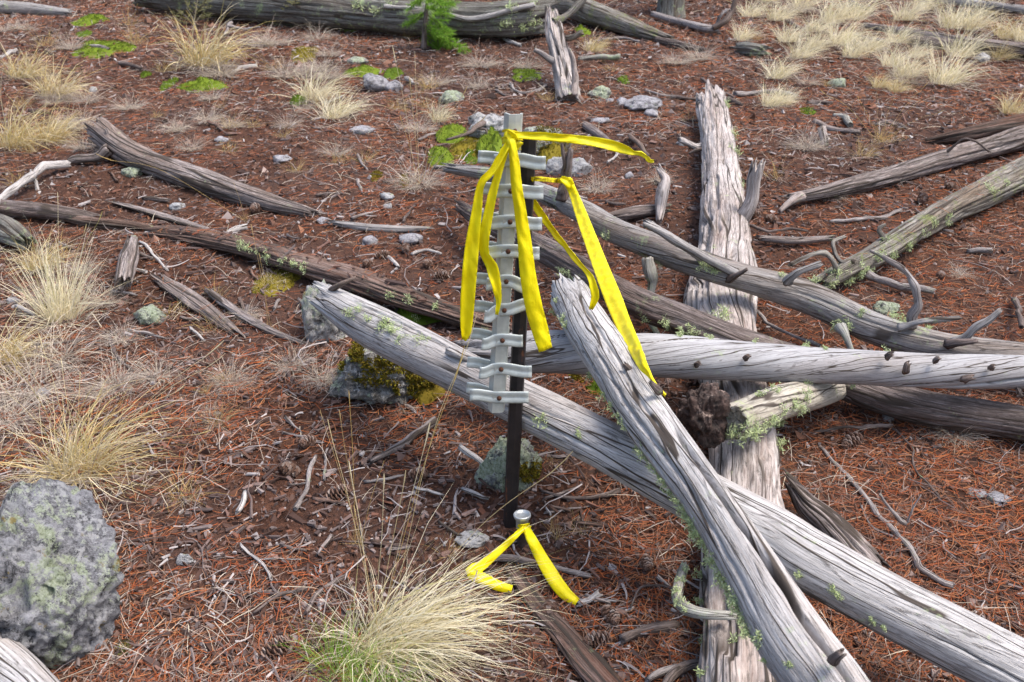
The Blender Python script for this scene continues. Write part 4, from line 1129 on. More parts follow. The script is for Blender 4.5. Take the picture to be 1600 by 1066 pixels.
rock_moss("dark moss at the foot of rock behind the post", FOOT, [(830, 738, 50, 36)], 'mossochre', 900)
rock_moss("ochre moss over the broad mossy rock", BACK, [(858, 205, 50, 20), (862, 232, 60, 40)], 'mossochre', 1200)
moss("bright green moss cushion left of the white lichen rock", 706, 210, 46, 26, 'mossfuzz', .03, .01)
moss("bright green moss cushion below the first one, beside the tall grass stalks", 688, 248, 44, 32, 'mossfuzz', .03)
moss("green moss draped before the rock behind the post top", 768, 226, 44, 44, 'mossfuzz', .05, .03)
moss("small green moss lump between the cushions left of the post", 732, 246, 34, 22, 'mossfuzz', .02)
moss("ochre moss around the rock right of the post top", 862, 236, 50, 36, 'mossochre', .04, .03)
moss("ochre moss collar under the white lichen rock", 735, 232, 70, 40, 'mossochre', .02)
moss("ochre yellow moss patch under the rotten log at left", 432, 441, 84, 44, 'mossochre', .02)
moss("yellow green moss strip behind the long grey log", 655, 490, 90, 30, 'mossfuzz', .05)
moss("olive moss skirt at right base of the propping rock", 665, 610, 50, 34, 'mossochre', .03, .01)
moss("broad green moss patch in upper left corner", 165, 78, 112, 26, 'mossfuzz', .03)
moss("small moss patch above the broad green patch", 145, 32, 54, 13, 'mossfuzz', .03)
moss("thin moss patch at the upper left edge", 132, 54, 24, 9, 'mossfuzz', .02)
moss("bright moss cushion row in upper left litter", 316, 136, 76, 20, 'mossfuzz', .03)
moss("little moss cushion left of the bright row", 264, 132, 18, 20, 'mossfuzz', .03)
moss("tiny moss dot left of the bright row", 229, 117, 14, 9, 'mossfuzz', .02)
moss("round vivid moss cushion under the pale upright tuft", 467, 160, 28, 16, 'mossfuzz', .035)
moss("faded green moss near the olive sprigs", 476, 84, 50, 24, 'mossochre', .02)
moss("green moss by the grey rock pair", 566, 112, 60, 16, 'mossfuzz', .025)
moss("moss right of the grey rock pair", 618, 116, 34, 14, 'mossfuzz', .025)
moss("moss strip under the massive log at left", 546, 44, 34, 12, 'mossfuzz', .03)
moss("yellow green moss patch left of root snag", 824, 118, 52, 20, 'mossfuzz', .02)
moss("small moss patch right of root snag", 974, 126, 22, 12, 'mossfuzz', .02)
moss("moss spot at the massive log right end", 908, 50, 28, 14, 'mossfuzz', .03)
moss("small yellow moss on soil left of the tall stalks", 588, 276, 22, 14, 'mossochre', .015)
moss("small ochre moss under the tall grass stalks", 632, 285, 18, 20, 'mossochre', .02)
moss("tiny yellow moss on litter behind the heap", 935, 610, 40, 14, 'mossfuzz', .015)
moss("moss fragment under the smooth log left part", 900, 596, 30, 12, 'mossochre', .015)
moss("fine green moss at upper right near soil", 1262, 174, 26, 10, 'mossfuzz', .015)

# ------------------------------------------------------------------ grass tufts
def tuft_mesh(seed, nb, L, spread, mats, lean=(0, 0), base_r=0.03, width=0.0016, dead=0.35, e_lo=0.35, droop=1.3, seg=5, fan=None):
    r = np.random.default_rng(seed)
    vs, fs, mi, off = [], [], [], 0
    nd = int(nb*dead)
    for (n, kind) in ((nb-nd, 0), (nd, 1)):
        if n <= 0:
            continue
        a = r.uniform(0, TAU, n)
        rad = base_r*np.sqrt(r.uniform(0, 1, n))
        base = np.stack([np.cos(a)*rad, np.sin(a)*rad, np.full(n, -0.006)], -1)
        az = np.where(r.uniform(size=n) < 0.6, a + r.normal(0, 0.5, n), r.uniform(0, TAU, n))
        if kind == 0:
            if fan is not None:
                az = fan[0] + r.normal(0, fan[1], n)
            e0 = r.uniform(e_lo, 1.5, n)
            dr = r.uniform(0.3, 1, n)*droop
            LL = L*np.clip(r.normal(0.75, 0.24, n), .2, 1.25)
        else:
            e0 = r.uniform(-0.1, 0.7, n)
            dr = r.uniform(0.2, 0.9, n)
            LL = L*r.uniform(0.3, 0.8, n)*spread
        # lean: push the azimuth toward the lean direction
        dx, dy = np.cos(az)*np.cos(e0)+lean[0]*r.uniform(.5, 1.2, n), np.sin(az)*np.cos(e0)+lean[1]*r.uniform(.5, 1.2, n)
        az = np.arctan2(dy, dx)
        hz = np.hypot(dx, dy)
        e0 = np.arctan2(np.sin(e0), hz)
        v, f = blades(base, az, e0, dr, LL, width*r.uniform(0.7, 1.3, n), seg, r)
        v[:, 2] = np.where(v[:, 2] < 0.003, 0.003 + 0.02*np.abs(v[:, 2])*0, v[:, 2])
        vs.append(v); fs.append(f+off); off += len(v); mi.append(np.full(len(f), kind))
    return np.vstack(vs), np.vstack(fs), np.concatenate(mi)

def stalks(base, targets, seed, mpp):
    """flowering stalks with slim seed heads, toward points seen above the tuft"""
    vs, fs, off = [], [], 0
    for i, t in enumerate(targets):
        tx, ty, dy = t[0], t[1], t[2] if len(t) > 2 else 0.0
        q = atY(tx, ty, base[1]+dy) - base
        r = np.random.default_rng(seed*31+i)
        mid = q*0.55 + np.array([0, 0, 0.10*np.linalg.norm(q)*r.uniform(.3, 1.0)])
        P = np.array([[r.normal(0, .008), r.normal(0, .008), 0, .0011], [*mid, .0010], [*(q*0.9), .0009], [*q, .0006]])
        n0 = len(P)
        Q = catmull(P, 0.02)
        rad = np.full(len(Q), 0.00048)
        tt = np.linspace(0, 1, len(Q))
        rad += 0.0013*np.exp(-((tt-0.94)/0.035)**2)*(r.uniform(0.2, 1.0))
        T, A, B = frames(Q[:, :3])
        ring = [Q[:, :3] + (A*math.cos(k*TAU/4) + B*math.sin(k*TAU/4))*rad[:, None] for k in range(4)]
        v = np.stack(ring, 1).reshape(-1, 3)
        vs.append(v); fs.append(grid_faces(len(Q), 4)+off); off += len(v)
    return np.vstack(vs), np.vstack(fs)

TCACHE = {}
def tuft(label, px, py, size_px, style='straw', stalk=(), hero=None, group="bunchgrass tufts on the slope", lean=(0, 0), rz=None, own=False):
    """size_px: blade length as seen; shared meshes per style, scaled and turned"""
    SEED[0] += 1
    c = at(px, py, 0)
    m = m_per_px(c)
    Lm = size_px*m*(1.22 if style == 'cream' else 1.3 if style == 'straw' and px < 600 else 1.15 if style == 'grey' else 1.0)
    c[2] = terr_fine(c[0], c[1])
    if hero is not None:
        V, F, mi = hero(Lm)
        me = mesh_of("grass_tuft", V, [F], [M[style[0]], M[style[1]]], smooth=False, midx=mi)
        sc = 1.0
        rzv = 0.0
    else:
        k = (style, SEED[0] % 6)
        if k not in TCACHE:
            st = dict(straw=dict(nb=330, mats=('straw', 'deadblade'), dead=.3, lean=(.35, -.05), droop=1.7, e_lo=.75),
                      cream=dict(nb=300, mats=('cream', 'deadblade'), dead=.3, lean=(.4, 0), droop=1.35, e_lo=.75),
                      grey=dict(nb=400, mats=('deadblade', 'deadblade'), dead=.7, lean=(0, -.1), droop=1.5, e_lo=.2),
                      thin=dict(nb=70, mats=('ochreblade', 'deadblade'), dead=.55, lean=(0, 0), droop=.7, e_lo=.5),
                      small=dict(nb=110, mats=('ochreblade', 'deadblade'), dead=.4, lean=(.1, 0), droop=1.1, e_lo=.4),
                      green=dict(nb=240, mats=('greenblade', 'straw'), dead=.25, lean=(0, 0), droop=.7, e_lo=.5))[style]
            V, F, mi = tuft_mesh(300+len(TCACHE), st['nb'], 0.22, 1.0, None, st['lean'], 0.055, 0.0024 if style in ('cream', 'straw') else 0.0017, st['dead'], st['e_lo'], st['droop'])
            TCACHE[k] = mesh_of("grass_tuft", V, [F], [M[q] for q in st['mats']], smooth=False, midx=mi)
        me = TCACHE[k]
        sc = Lm/0.22
        rzv = random.uniform(-0.6, 0.6) if rz is None else rz
    if stalk:
        root = empty("grass_tuft", c, label, "grass tuft", group)
        o = put("blades", me, root)
        o.scale = (sc, sc, sc*random.uniform(.85, 1.1))
        o.rotation_euler[2] = rzv
        v, f = stalks(c, stalk, SEED[0], m)
        put("seed_stalks", mesh_of("seed_stalks", v, [f], M['ochreblade' if style == 'thin' else 'straw']), root)
        return root
    o = put("grass_tuft", me, None, c)
    o.scale = (sc, sc, sc*random.uniform(.85, 1.1))
    o.rotation_euler[2] = rzv
    return tag(o, label, "grass tuft", group)

# hero tufts of the foreground and left side
def hero_front(L):
    a = tuft_mesh(901, 680, L, .9, None, (.85, .0), 0.055, .0017, .12, .15, 1.15, 7, fan=(0.1, 0.65))
    b = tuft_mesh(902, 320, L*.6, .9, None, (.25, -.35), 0.055, .0016, .35, .2, 1.2, 6)
    d = tuft_mesh(903, 50, L*.55, .9, None, (-.1, .2), 0.05, .0014, .1, .8, .5, 6)
    out, off = [], 0
    Vs, Fs, Ms = [], [], []
    for v, f, mm in (a, b, d):
        Vs.append(v); Fs.append(f+off); Ms.append(mm); off += len(v)
    return np.vstack(Vs), np.vstack(Fs), np.concatenate(Ms)
def hero_tawny(L):
    a = tuft_mesh(911, 380, L, .9, None, (.5, .05), 0.055, .0018, .1, .25, 1.3, 7)
    b = tuft_mesh(912, 260, L*.75, 1.1, None, (.15, -.3), 0.06, .0017, .75, .3, 1.0, 6)
    return np.vstack([a[0], b[0]]), np.vstack([a[1], b[1]+len(a[0])]), np.concatenate([a[2], b[2]])
def hero_pale(L):
    a = tuft_mesh(921, 330, L, .9, None, (.06, .1), 0.04, .0019, .12, .85, .55, 6)
    b = tuft_mesh(922, 160, L*.7, .9, None, (.1, -.1), 0.05, .0017, .7, .3, 1.0, 6)
    return np.vstack([a[0], b[0]]), np.vstack([a[1], b[1]+len(a[0])]), np.concatenate([a[2], b[2]])

tuft("huge straw tuft sweeping right at the bottom centre", 592, 1005, 262, ('cream', 'deadblade'), hero=hero_front, group="bunchgrass tufts in the foreground",
     stalk=[(672, 660, .05), (726, 540, .1), (600, 740, 0), (634, 735, 0), (745, 490, .12), (553, 790, 0), (895, 705, -.05), (545, 720, .1), (512, 655, .1)])
tuft("wide tawny tuft fanning right behind the boulder", 122, 738, 190, ('straw', 'deadblade'), hero=hero_tawny, group="bunchgrass tufts in the foreground",
     stalk=[(350, 532, .05), (352, 552, .0), (8, 505, .05), (200, 860, -.25), (18, 560, .05), (95, 560, .1), (125, 580, .1), (330, 672, .0), (60, 520, .1), (290, 600, .05), (0, 600, 0)])
tuft("upright pale cream tuft on the left slope", 95, 500, 135, ('cream', 'deadblade'), hero=hero_pale, group="bunchgrass tufts in the foreground",
     stalk=[(90, 300, .05), (135, 350, .02), (40, 390, .0), (160, 330, .1)])
for (label, px, py, sz) in (
        ("fresh green grass shoots at left base of huge straw tuft", 528, 1048, 105), ("fresh green grass shoots in front of huge straw tuft", 628, 1085, 115),
        ("green shoots on the bottom frame edge beneath huge straw tuft", 575, 1095, 105), ("tiny green shoot near the bottom left needles", 195, 1022, 22)):
    tuft(label, px, py, sz, 'green', group="green shoots")

for row in (
    # left and centre, grey mats and tufts
    ("grey dead grass mat below the upright pale tuft", 85, 560, 110, 'grey'), ("grey dead grass mat at left edge above the tawny tuft", 40, 610, 115, 'grey'),
    ("sprawling grey grass left of the tawny tuft", 10, 660, 100, 'grey'), ("yellow grass at left edge beside grey mat", 2, 570, 85, 'straw'),
    ("grey grass mound left of centre, right of left mats", 180, 605, 75, 'grey'), ("grey grass wisp above the grey mound", 245, 590, 60, 'grey'),
    ("thin grass at the pale split branch", 331, 516, 50, 'small'), ("thin grass by the round dull stone", 268, 490, 50, 'small'),
    ("flattened grass in the centre left litter", 358, 598, 60, 'grey'), ("small ochre wisps on centre left soil", 341, 665, 52, 'small'),
    ("sparse grass under the ochre moss", 420, 448, 34, 'grey'), ("flattened grass by the propping rock foot", 455, 570, 55, 'grey'),
    ("dead grass right of the flattened grass", 505, 592, 60, 'grey'), ("small flopped tuft right of the tawny tuft", 284, 776, 72, 'small'),
    ("dry wispy stems under the tawny tuft", 70, 770, 80, 'grey'), ("dead grass behind upright pale tuft", 160, 470, 65, 'grey'),
    ("grass beside the hollow stub, left side", 60, 420, 60, 'straw'), ("grass fringe at left edge above pale tuft", 100, 400, 50, 'small'),
    # upper left
    ("yellow tuft at left edge below upper corner", 34, 122, 58, 'straw'), ("low tuft right of the left edge tuft", 84, 150, 60, 'straw'),
    ("large tawny tuft at left edge mid slope", 22, 228, 80, 'straw'), ("grey tuft right of large tawny left tuft", 80, 220, 62, 'straw'),
    ("pale tuft above the short grey log", 125, 200, 50, 'grey'), ("broad arched tuft in upper left", 318, 106, 85, 'straw'),
    ("grey skirt grass under the arched tuft", 345, 118, 60, 'grey'), ("grey grass below the olive sprigs", 425, 70, 55, 'grey'),
    ("grey arched grass right of the arched tuft", 448, 120, 50, 'grey'), ("bright cream tuft right of vivid moss cushion", 522, 184, 62, 'cream'),
    ("upright cream tuft behind vivid moss cushion", 488, 156, 66, 'cream'), ("sparse tuft on litter left centre", 243, 184, 26, 'small'),
    ("small dry tuft in upper centre left litter", 326, 190, 40, 'grey'), ("dry tuft right of small dry tuft", 358, 200, 36, 'small'),
    ("dry tuft left of pale slab stone", 449, 198, 34, 'grey'), ("small tuft below dry tuft, near slab", 443, 215, 28, 'small'),
    ("thin tuft on the bare litter mid left", 358, 236, 36, 'small'), ("tuft right of the short grey log", 524, 254, 40, 'small'),
    ("grey grass in upper left corner", 10, 48, 36, 'grey'), ("grey grass beside the small pale log", 38, 46, 34, 'grey'),
    ("grey grass right of faded moss", 496, 62, 40, 'grey'), ("ochre wisps near the log tip", 463, 268, 34, 'small'),
    ("dead grass sprawl at left under the log", 30, 290, 50, 'small'), ("dead grass above the forked branch", 130, 232, 40, 'grey'),
    ("tuft beside the small pale log tip", 200, 40, 40, 'thin'),
    # upper centre
    ("dead tuft below the little fir", 682, 130, 44, 'grey'), ("low yellow tuft above moss left of post", 685, 190, 36, 'cream'),
    ("small tuft left of the tall stalks", 570, 252, 40, 'small'), ("sparse tuft under the grey rock pair", 618, 172, 34, 'small'),
    ("dry tuft right of root snag", 925, 82, 40, 'straw'), ("dry tuft below mossy dark log", 956, 112, 30, 'small'),
    ("grey arching tuft left of the top right slope", 1057, 100, 38, 'grey'), ("dry grass beside mossy green stone", 746, 136, 32, 'grey'),
    ("grey grass at foot of the dark branch", 1094, 94, 44, 'grey'),
    # upper right slope
    ("lowest of left column cream tufts in upper right", 1158, 64, 34, 'cream'), ("cream tuft at top left of the grassy slope", 1171, 26, 40, 'cream'),
    ("cream tuft second from left along the top", 1212, 32, 48, 'cream'), ("cream tuft at the top edge of slope", 1249, 14, 42, 'cream'),
    ("cream tuft in the top middle of slope", 1297, 38, 52, 'cream'), ("cream tuft touching top right of middle", 1332, 32, 54, 'cream'),
    ("cream tuft in middle of the grassy slope", 1310, 70, 52, 'cream'), ("leafy yellow tuft left side of slope", 1229, 66, 42, 'cream'),
    ("lower cream tuft on left of slope", 1248, 92, 48, 'cream'), ("cream tuft right of lower left tuft", 1272, 76, 42, 'cream'),
    ("pale tuft below slope middle", 1330, 90, 42, 'cream'), ("pale tuft right of slope middle", 1358, 80, 42, 'cream'),
    ("cream tuft below the thin grey log left end", 1398, 70, 42, 'cream'), ("cream tuft above the thin grey log", 1411, 32, 44, 'cream'),
    ("big cream tuft above the thin grey log, right", 1486, 44, 62, 'cream'), ("cream tuft behind big cream tuft", 1515, 46, 48, 'cream'),
    ("cream tuft near top right edge", 1567, 60, 52, 'straw'), ("cream tuft cut by the right edge", 1600, 66, 48, 'cream'),
    ("big bright cream tuft standing alone below thin log", 1474, 132, 68, 'cream'), ("cream tuft behind the big bright tuft", 1496, 88, 56, 'cream'),
    ("spreading cream tuft left of the big bright tuft", 1412, 122, 58, 'cream'), ("lowest yellow tuft of slope centre", 1398, 144, 36, 'straw'),
    ("yellow tuft left of lowest slope tuft", 1372, 138, 38, 'straw'), ("cream tuft right of pale trunk top", 1212, 122, 48, 'cream'),
    ("lower tuft right of pale trunk top", 1202, 166, 40, 'cream'), ("bright tuft beside the lower pale trunk tuft", 1224, 162, 34, 'cream'),
    ("yellow tuft cut by the right edge mid slope", 1578, 178, 52, 'straw'), ("upright straw tuft below right edge tufts", 1563, 94, 44, 'straw'),
    ("little yellow tuft by mossy lichen stone", 1293, 134, 26, 'small'), ("pale tuft left of bright tuft at slope foot", 1390, 105, 40, 'cream'),
    ("pale wisp at top right of slope", 1440, 18, 36, 'cream'), ("pale wisp right corner", 1540, 24, 40, 'cream'),
    ("tuft above dark bare branch", 1270, 50, 40, 'cream'), ("tuft over the top edge", 1200, 4, 36, 'cream'),
    ("ochre grass behind right of pale trunk", 1209, 280, 60, 'thin'), ("flopped grass under ribbed log end", 1295, 306, 42, 'grey'),
    ("thin dead grass mat left of pale wood bit", 1262, 232, 52, 'grey'), ("thin dead grass mat right of pale wood bit", 1344, 246, 58, 'small'),
    ("thin dead grass by the ribbed log middle", 1384, 222, 46, 'small'), ("flattened dead grass in shade under brown log", 1490, 678, 60, 'grey'),
    ("small dry tuft on orange needles", 1498, 432, 30, 'grey'),
    ("thin wisp behind the survey cap", 868, 842, 50, 'thin'), ("fine dry grass right of the post foot", 905, 830, 46, 'thin'),
    ("dry wisps between post and huge tuft", 700, 860, 50, 'thin'),
    ("fine wisp beyond streamer", 1075, 190, 30, 'thin'), ("wispy grass by the rock behind post foot", 860, 720, 40, 'thin'),
):
    tuft(*row)
LAND = {"the short grey log": (300, 275), "the flared root end of the short grey log": (180, 220), "the broad green moss patch": (165, 78), "the bright moss row": (316, 136),
        "the large tawny left tuft": (22, 228), "the arched tuft": (318, 106), "the faded moss": (476, 84), "the vivid moss cushion": (467, 160), "the pale slab stone": (565, 200),
        "the pale flat stone": (440, 246), "the small grey stone": (345, 217), "the massive log": (480, 40), "the grey rock pair": (600, 128), "the little fir": (690, 100),
        "the root snag": (880, 120), "the tall grass stalks": (650, 270), "the post top": (800, 200), "the flat grey stone": (1008, 157), "the ribbon streamer": (960, 230),
        "the upright pale tuft": (95, 480), "the tawny tuft": (130, 700), "the pale split branch": (400, 500), "the flaking plank": (305, 475), "the round dull stone": (236, 488),
        "the hollow stub": (200, 420), "the propping rock": (590, 570), "the ochre moss": (432, 441), "the thin grey log": (1450, 58), "the mossy lichen stone": (1310, 127),
        "the pale trunk top": (1112, 155), "the big bright cream tuft": (1474, 132), "the charred log chunk": (1170, 78), "the dark forked branch": (1120, 44), "the pale upper right stone": (1535, 89),
        "the short mossy log": (1510, 74), "the pinkish flat stone": (66, 612), "the forked pale branch": (50, 270), "the rotten log": (450, 405), "the post foot": (795, 825), "the rock behind the post foot": (800, 712), "the short weathered stick": (628, 690), "the survey cap": (816, 805),
        "the crooked pale stick": (478, 755), "the foreground slab": (880, 990), "the right cap ribbon": (865, 890), "the leaning log": (1000, 650), "the hanging left ribbon": (728, 480), "the white stone": (604, 305),
        "the white lichen rock": (766, 196), "the driftwood root": (1036, 305)}
USED = set()
def beside(px, py, what):
    for (k, (lx, ly)) in sorted(LAND.items(), key=lambda q: (q[1][0]-px)**2 + (2*(q[1][1]-py))**2):
        dx, dy = px-lx, (py-ly)*1.4
        w = ("just right of" if dx > 0 else "just left of") if abs(dx) > abs(dy) else ("just below" if dy > 0 else "just above")
        if math.hypot(dx, dy) > 70:
            w = w.replace("just", "well")
        lab = "%s %s %s" % (what, w, k)
        if lab not in USED:
            USED.add(lab)
            return lab
for (x0, x1, y0, y1, n, what) in ((20, 620, 300, 560, 34, "small weathered wood scrap"), (430, 780, 600, 860, 16, "small bark and wood splinter"), (860, 1060, 620, 1040, 12, "small dark wood splinter"),
                                  (560, 1090, 100, 400, 18, "little grey wood splinter"), (20, 560, 70, 300, 14, "little grey stick fragment")):
    for i in range(n):
        px, py = random.uniform(x0, x1), random.uniform(y0, y1)
        a_, l_ = random.gauss(0.45, .7), random.uniform(9, 24)*(0.7 + py/900)
        mid = (px + random.uniform(-2, 2), py + random.uniform(-1.5, 1.5))
        P_ = [(px-math.cos(a_)*l_, py-math.sin(a_)*l_*.55), mid, (px+math.cos(a_)*l_, py+math.sin(a_)*l_*.55)]
        w_ = random.uniform(3, 8)
        stick(beside(px, py, what), P_, [w_, w_*random.uniform(.4, .9)], random.choice(['ribbed', 'twig', 'twigdark', 'ribbed', 'rotten', 'twigpale']), "wood_scrap", (), "wood scraps on the litter", "wood scrap", 8)
for (x0, x1, y0, y1, n, styles, what, grp) in ((20, 560, 60, 250, 30, ('grey', 'small', 'grey'), "small dry grass wisp", "dry grass wisps on the upper left slope"),
                                         (20, 420, 420, 690, 10, ('grey', 'grey', 'small'), "low flattened grass clump", "flattened grass clumps on the left"),
                                         (1150, 1580, 20, 150, 9, ('grey', 'small', 'grey'), "half hidden grass clump", "grass clumps on the upper right slope"),
                                         (560, 1050, 60, 330, 14, ('grey', 'small', 'thin'), "thin sparse grass wisp", "thin grass wisps on the upper centre litter")):
    for i in range(n):
        px, py = random.uniform(x0, x1), random.uniform(y0, y1)
        tuft(beside(px, py, what), px, py, random.uniform(28, 48), styles[i % 3], group=grp)
tuft("tall stalked grey tuft left of the moss cushions", 655, 290, 66, 'grey', stalk=[(613, 70, .05), (648, 80, .05), (730, 135, .05), (640, 120, .05), (625, 180, 0), (760, 180, -.05), (690, 150, .1)])
tuft("thin tall stalks at upper left centre", 205, 60, 30, 'thin', stalk=[(203, -10), (215, 5), (190, 15)])
tuft("tall thin stalks standing in upper right soil", 1372, 222, 44, 'thin', stalk=[(1370, 130, 0), (1398, 150, 0), (1450, 128, 0), (1475, 172, 0), (1438, 155, 0), (1340, 150, 0), (1282, 140, 0)])
tuft("tall pale stalks in the upper right tufts", 1430, 90, 34, 'cream', stalk=[(1452, 30, 0), (1462, 4, 0), (1440, 40, 0)])
tuft("single tall stem rising in upper left centre", 345, 170, 26, 'thin', stalk=[(385, 75, 0), (378, 120, 0)])
tuft("thin bowed stems crossing the short grey log", 385, 345, 26, 'thin', stalk=[(365, 285, 0), (150, 240, 0.1)])
tuft("thin stems by the ochre moss", 425, 520, 26, 'thin', stalk=[(392, 350, 0), (405, 395, 0)])
tuft("tall bent stems left of the post foot", 560, 850, 40, 'thin', stalk=[(530, 640, 0), (545, 610, 0), (600, 720, 0), (500, 640, .05)])

# ------------------------------------------------------------------ pine cones
def cone_mesh():
    vs, fs, off = [], [], 0
    n = 60
    for i in range(n):
        t = i/(n-1)
        z = -0.032 + 0.062*t
        rad = 0.017*math.sin(math.pi*min(1, 0.16+0.86*t))**0.8
        a = i*2.39996
        d = np.array([math.cos(a), math.sin(a), 0.25+0.5*t]); d /= np.linalg.norm(d)
        s = np.array([-math.sin(a), math.cos(a), 0])
        u = np.cross(d, s)
        b = np.array([0, 0, z])
        w = 0.0065
        p = [b + d*rad*.2 - s*w*.4, b + d*rad*.2 + s*w*.4, b + d*rad*1.15 + s*w, b + d*rad*1.3 - u*.002, b + d*rad*1.15 - s*w]
        p2 = [q + u*0.0022 for q in p]
        v = np.array(p+p2)
        vs.append(v)
        fs.append(np.array([[0, 1, 2], [0, 2, 4], [2, 3, 4], [6, 5, 7], [7, 5, 9], [8, 7, 9], [1, 6, 2], [6, 7, 2], [2, 7, 3], [7, 8, 3], [3, 8, 4], [8, 9, 4], [4, 9, 0], [9, 5, 0]]) + off)
        off += 10
    return mesh_of("pine_cone", np.vstack(vs), [np.vstack(fs)], M['cone'], smooth=False)
CONE = cone_mesh()
for i, (px, py, label) in enumerate((
        (634, 387, "pine cone on litter above the rotten log, left of ribbons"), (690, 430, "pine cone on litter just left of the hanging ribbon"), (598, 398, "pine cone left of the cone above the rotten log"),
        (575, 412, "dark cone at upper edge of the rotten log"), (668, 412, "pine cone between litter cones left of ribbon"), (452, 733, "pine cone on needles below left centre sticks"),
        (432, 1012, "pine cone left of the huge straw tuft"), (955, 962, "pine cone right of the foreground slab"), (932, 1000, "pine cone touching the foreground slab"),
        (1178, 335, "pine cone right of pale trunk, under brown grass"), (1205, 342, "pine cone beside another behind the curving log"), (1442, 310, "pine cone on soil between ribbed and mossy logs"),
        (1486, 292, "dark cone below the ribbed log middle"), (1342, 320, "pine cone below the ribbed log end"), (1470, 430, "pine cone on orange needles above curving log"),
        (530, 770, "pine cone on shaded litter left of post foot"), (655, 740, "dark cone left of the post foot"), (1330, 690, "cone in shade under the brown rotting log"),
        (760, 410, "dark cone behind the post"), (985, 220, "dark cone above the ribbon streamer"), (400, 325, "cone beside the short grey log"), (1010, 880, "cone in shade right of the cap ribbon"),
        (860, 950, "cone between the cap ribbon and slab"), (480, 690, "dark cone on the litter left of the weathered stick"))):
    c = at(px, py, 0.014)
    o = put("pine_cone", CONE, None, c)
    o.rotation_euler = (math.pi/2 + random.uniform(-.4, .4), random.uniform(-.5, .5), random.uniform(0, TAU))
    s_ = random.uniform(0.7, 1.05)
    o.scale = (s_, s_, s_)
    tag(o, label, "pine cone", "pine cones on the litter")

# ------------------------------------------------------------------ litter (nobody could count it)
def on_top(P, z, key, share):
    """litter that has fallen on a rotten log lies on it"""
    Q = LOGS[key]['Q']
    box = (P[:, 0] > Q[:, 0].min()-.1) & (P[:, 0] < Q[:, 0].max()+.1) & (P[:, 1] > Q[:, 1].min()-.1) & (P[:, 1] < Q[:, 1].max()+.1)
    ii = np.where(box)[0]
    if not len(ii):
        return z
    d = np.hypot(P[ii, 0][:, None]-Q[None, :, 0], P[ii, 1][:, None]-Q[None, :, 1])
    j = d.argmin(1); dm = d.min(1)
    R = Q[j, 3]
    up = (dm < R*0.8) & (rng.uniform(size=len(ii)) < share)
    zz = Q[j, 2] + LOGS[key].get('flat', 1.0)*np.sqrt(np.maximum(R**2-dm**2, 0))*1.02
    z[ii[up]] = zz[up] + 0.003
    return z

def ground_samples(n, frac_px, margin=1.25):
    """points on the slope: part spread evenly, part denser toward the near ground"""
    out = []
    o = int(n*0.17)
    y = rng.uniform(1.2, 8.6, o*3)
    x = rng.uniform(-1, 1, o*3)*6.0
    ok = (np.abs(x) > y*0.6+.1) & (np.abs(x) < y*0.62 + 1.2 + rng.uniform(0, .9, o*3))
    out.append(np.stack([x, y], -1)[ok][:o])
    n = n - o
    margin = 1.17
    k = int(n*frac_px)
    px = 800 + rng.uniform(-800*margin, 800*margin, k); py = 533 + rng.uniform(-560, 640, k)
    d = FW[None] + RT[None]*((px-800)/FPX)[:, None] - UP[None]*((py-533)/FPX)[:, None]
    t = CAMZ/(SLOPE*d[:, 1]-d[:, 2])
    P = CAM + d*t[:, None]
    out.append(P[(P[:, 1] < 9.5) & (t > 0)][:, :2])
    m = n-k
    y = rng.uniform(1.3, 8.6, m*2)
    x = rng.uniform(-1, 1, m*2)*4.8
    ok = np.abs(x) < (y*0.52*margin + 0.15)
    out.append(np.stack([x, y], -1)[ok][:m])
    return np.vstack(out)

def px_of(P2):
    z = terr(P2[:, 0], P2[:, 1])
    return proj(np.stack([P2[:, 0], P2[:, 1], z], -1))[0]

def needles(n):
    P = ground_samples(n, 0.55)
    pp = px_of(P)
    cl = fbm(P[:, 0]*2.2, P[:, 1]*2.2, 0, 71, 3)
    right = sstep(1150, 1300, pp[:, 0])*sstep(250, 340, pp[:, 1]) + sstep(830, 900, pp[:, 1])*0.7
    keep = rng.uniform(-1, 1, len(P)) < 0.1 + cl*1.5 + right*0.8
    P = P[keep]
    k = len(P)
    z = terr_fine(P[:, 0], P[:, 1]) + np.abs(rng.normal(0, 0.004, k)) + 0.0015
    z = on_top(P, z, 'L7', .5); z = on_top(P, z, 'L14', .1); z = on_top(P, z, 'L26', .2)
    L = rng.uniform(0.022, 0.055, k)
    az = rng.uniform(0, TAU, k)
    bend = rng.normal(0, 0.5, k)
    tilt = rng.normal(0, 0.10, k) + math.atan(SLOPE)*np.sin(az)
    w = rng.uniform(0.0005, 0.0010, k)*(1 + 0.22*np.clip(P[:, 1]-3, 0, 4))
    V = np.zeros((k, 9, 3))
    p = np.stack([P[:, 0], P[:, 1], z], -1) - np.stack([np.cos(az), np.sin(az), 0*az], -1)*(L/2)[:, None]
    for j in range(3):
        a = az + bend*(j-1)
        d = np.stack([np.cos(a)*np.cos(tilt), np.sin(a)*np.cos(tilt), np.sin(tilt)], -1)
        s = np.stack([-np.sin(a), np.cos(a), 0*a], -1)
        ww = w*(1.0, 1.0, 0.45)[j]
        V[:, j*3] = p - s*ww[:, None]
        V[:, j*3+1] = p + np.array([0, 0, 1.0])*ww[:, None]
        V[:, j*3+2] = p + s*ww[:, None]
        p = p + d*(L/2)[:, None]
    f = np.array([[0, 1, 4, 3], [1, 2, 5, 4], [3, 4, 7, 6], [4, 5, 8, 7]])
    F = (f[None] + (np.arange(k)*9)[:, None, None]).reshape(-1, 4)
    return V.reshape(-1, 3), F
V, F = needles(180000)
tag(put("needle_litter", mesh_of("needle_litter", V, [F], M['needles'], smooth=False)), "orange brown fallen pine needles covering the ground", "needle litter", kind='stuff')

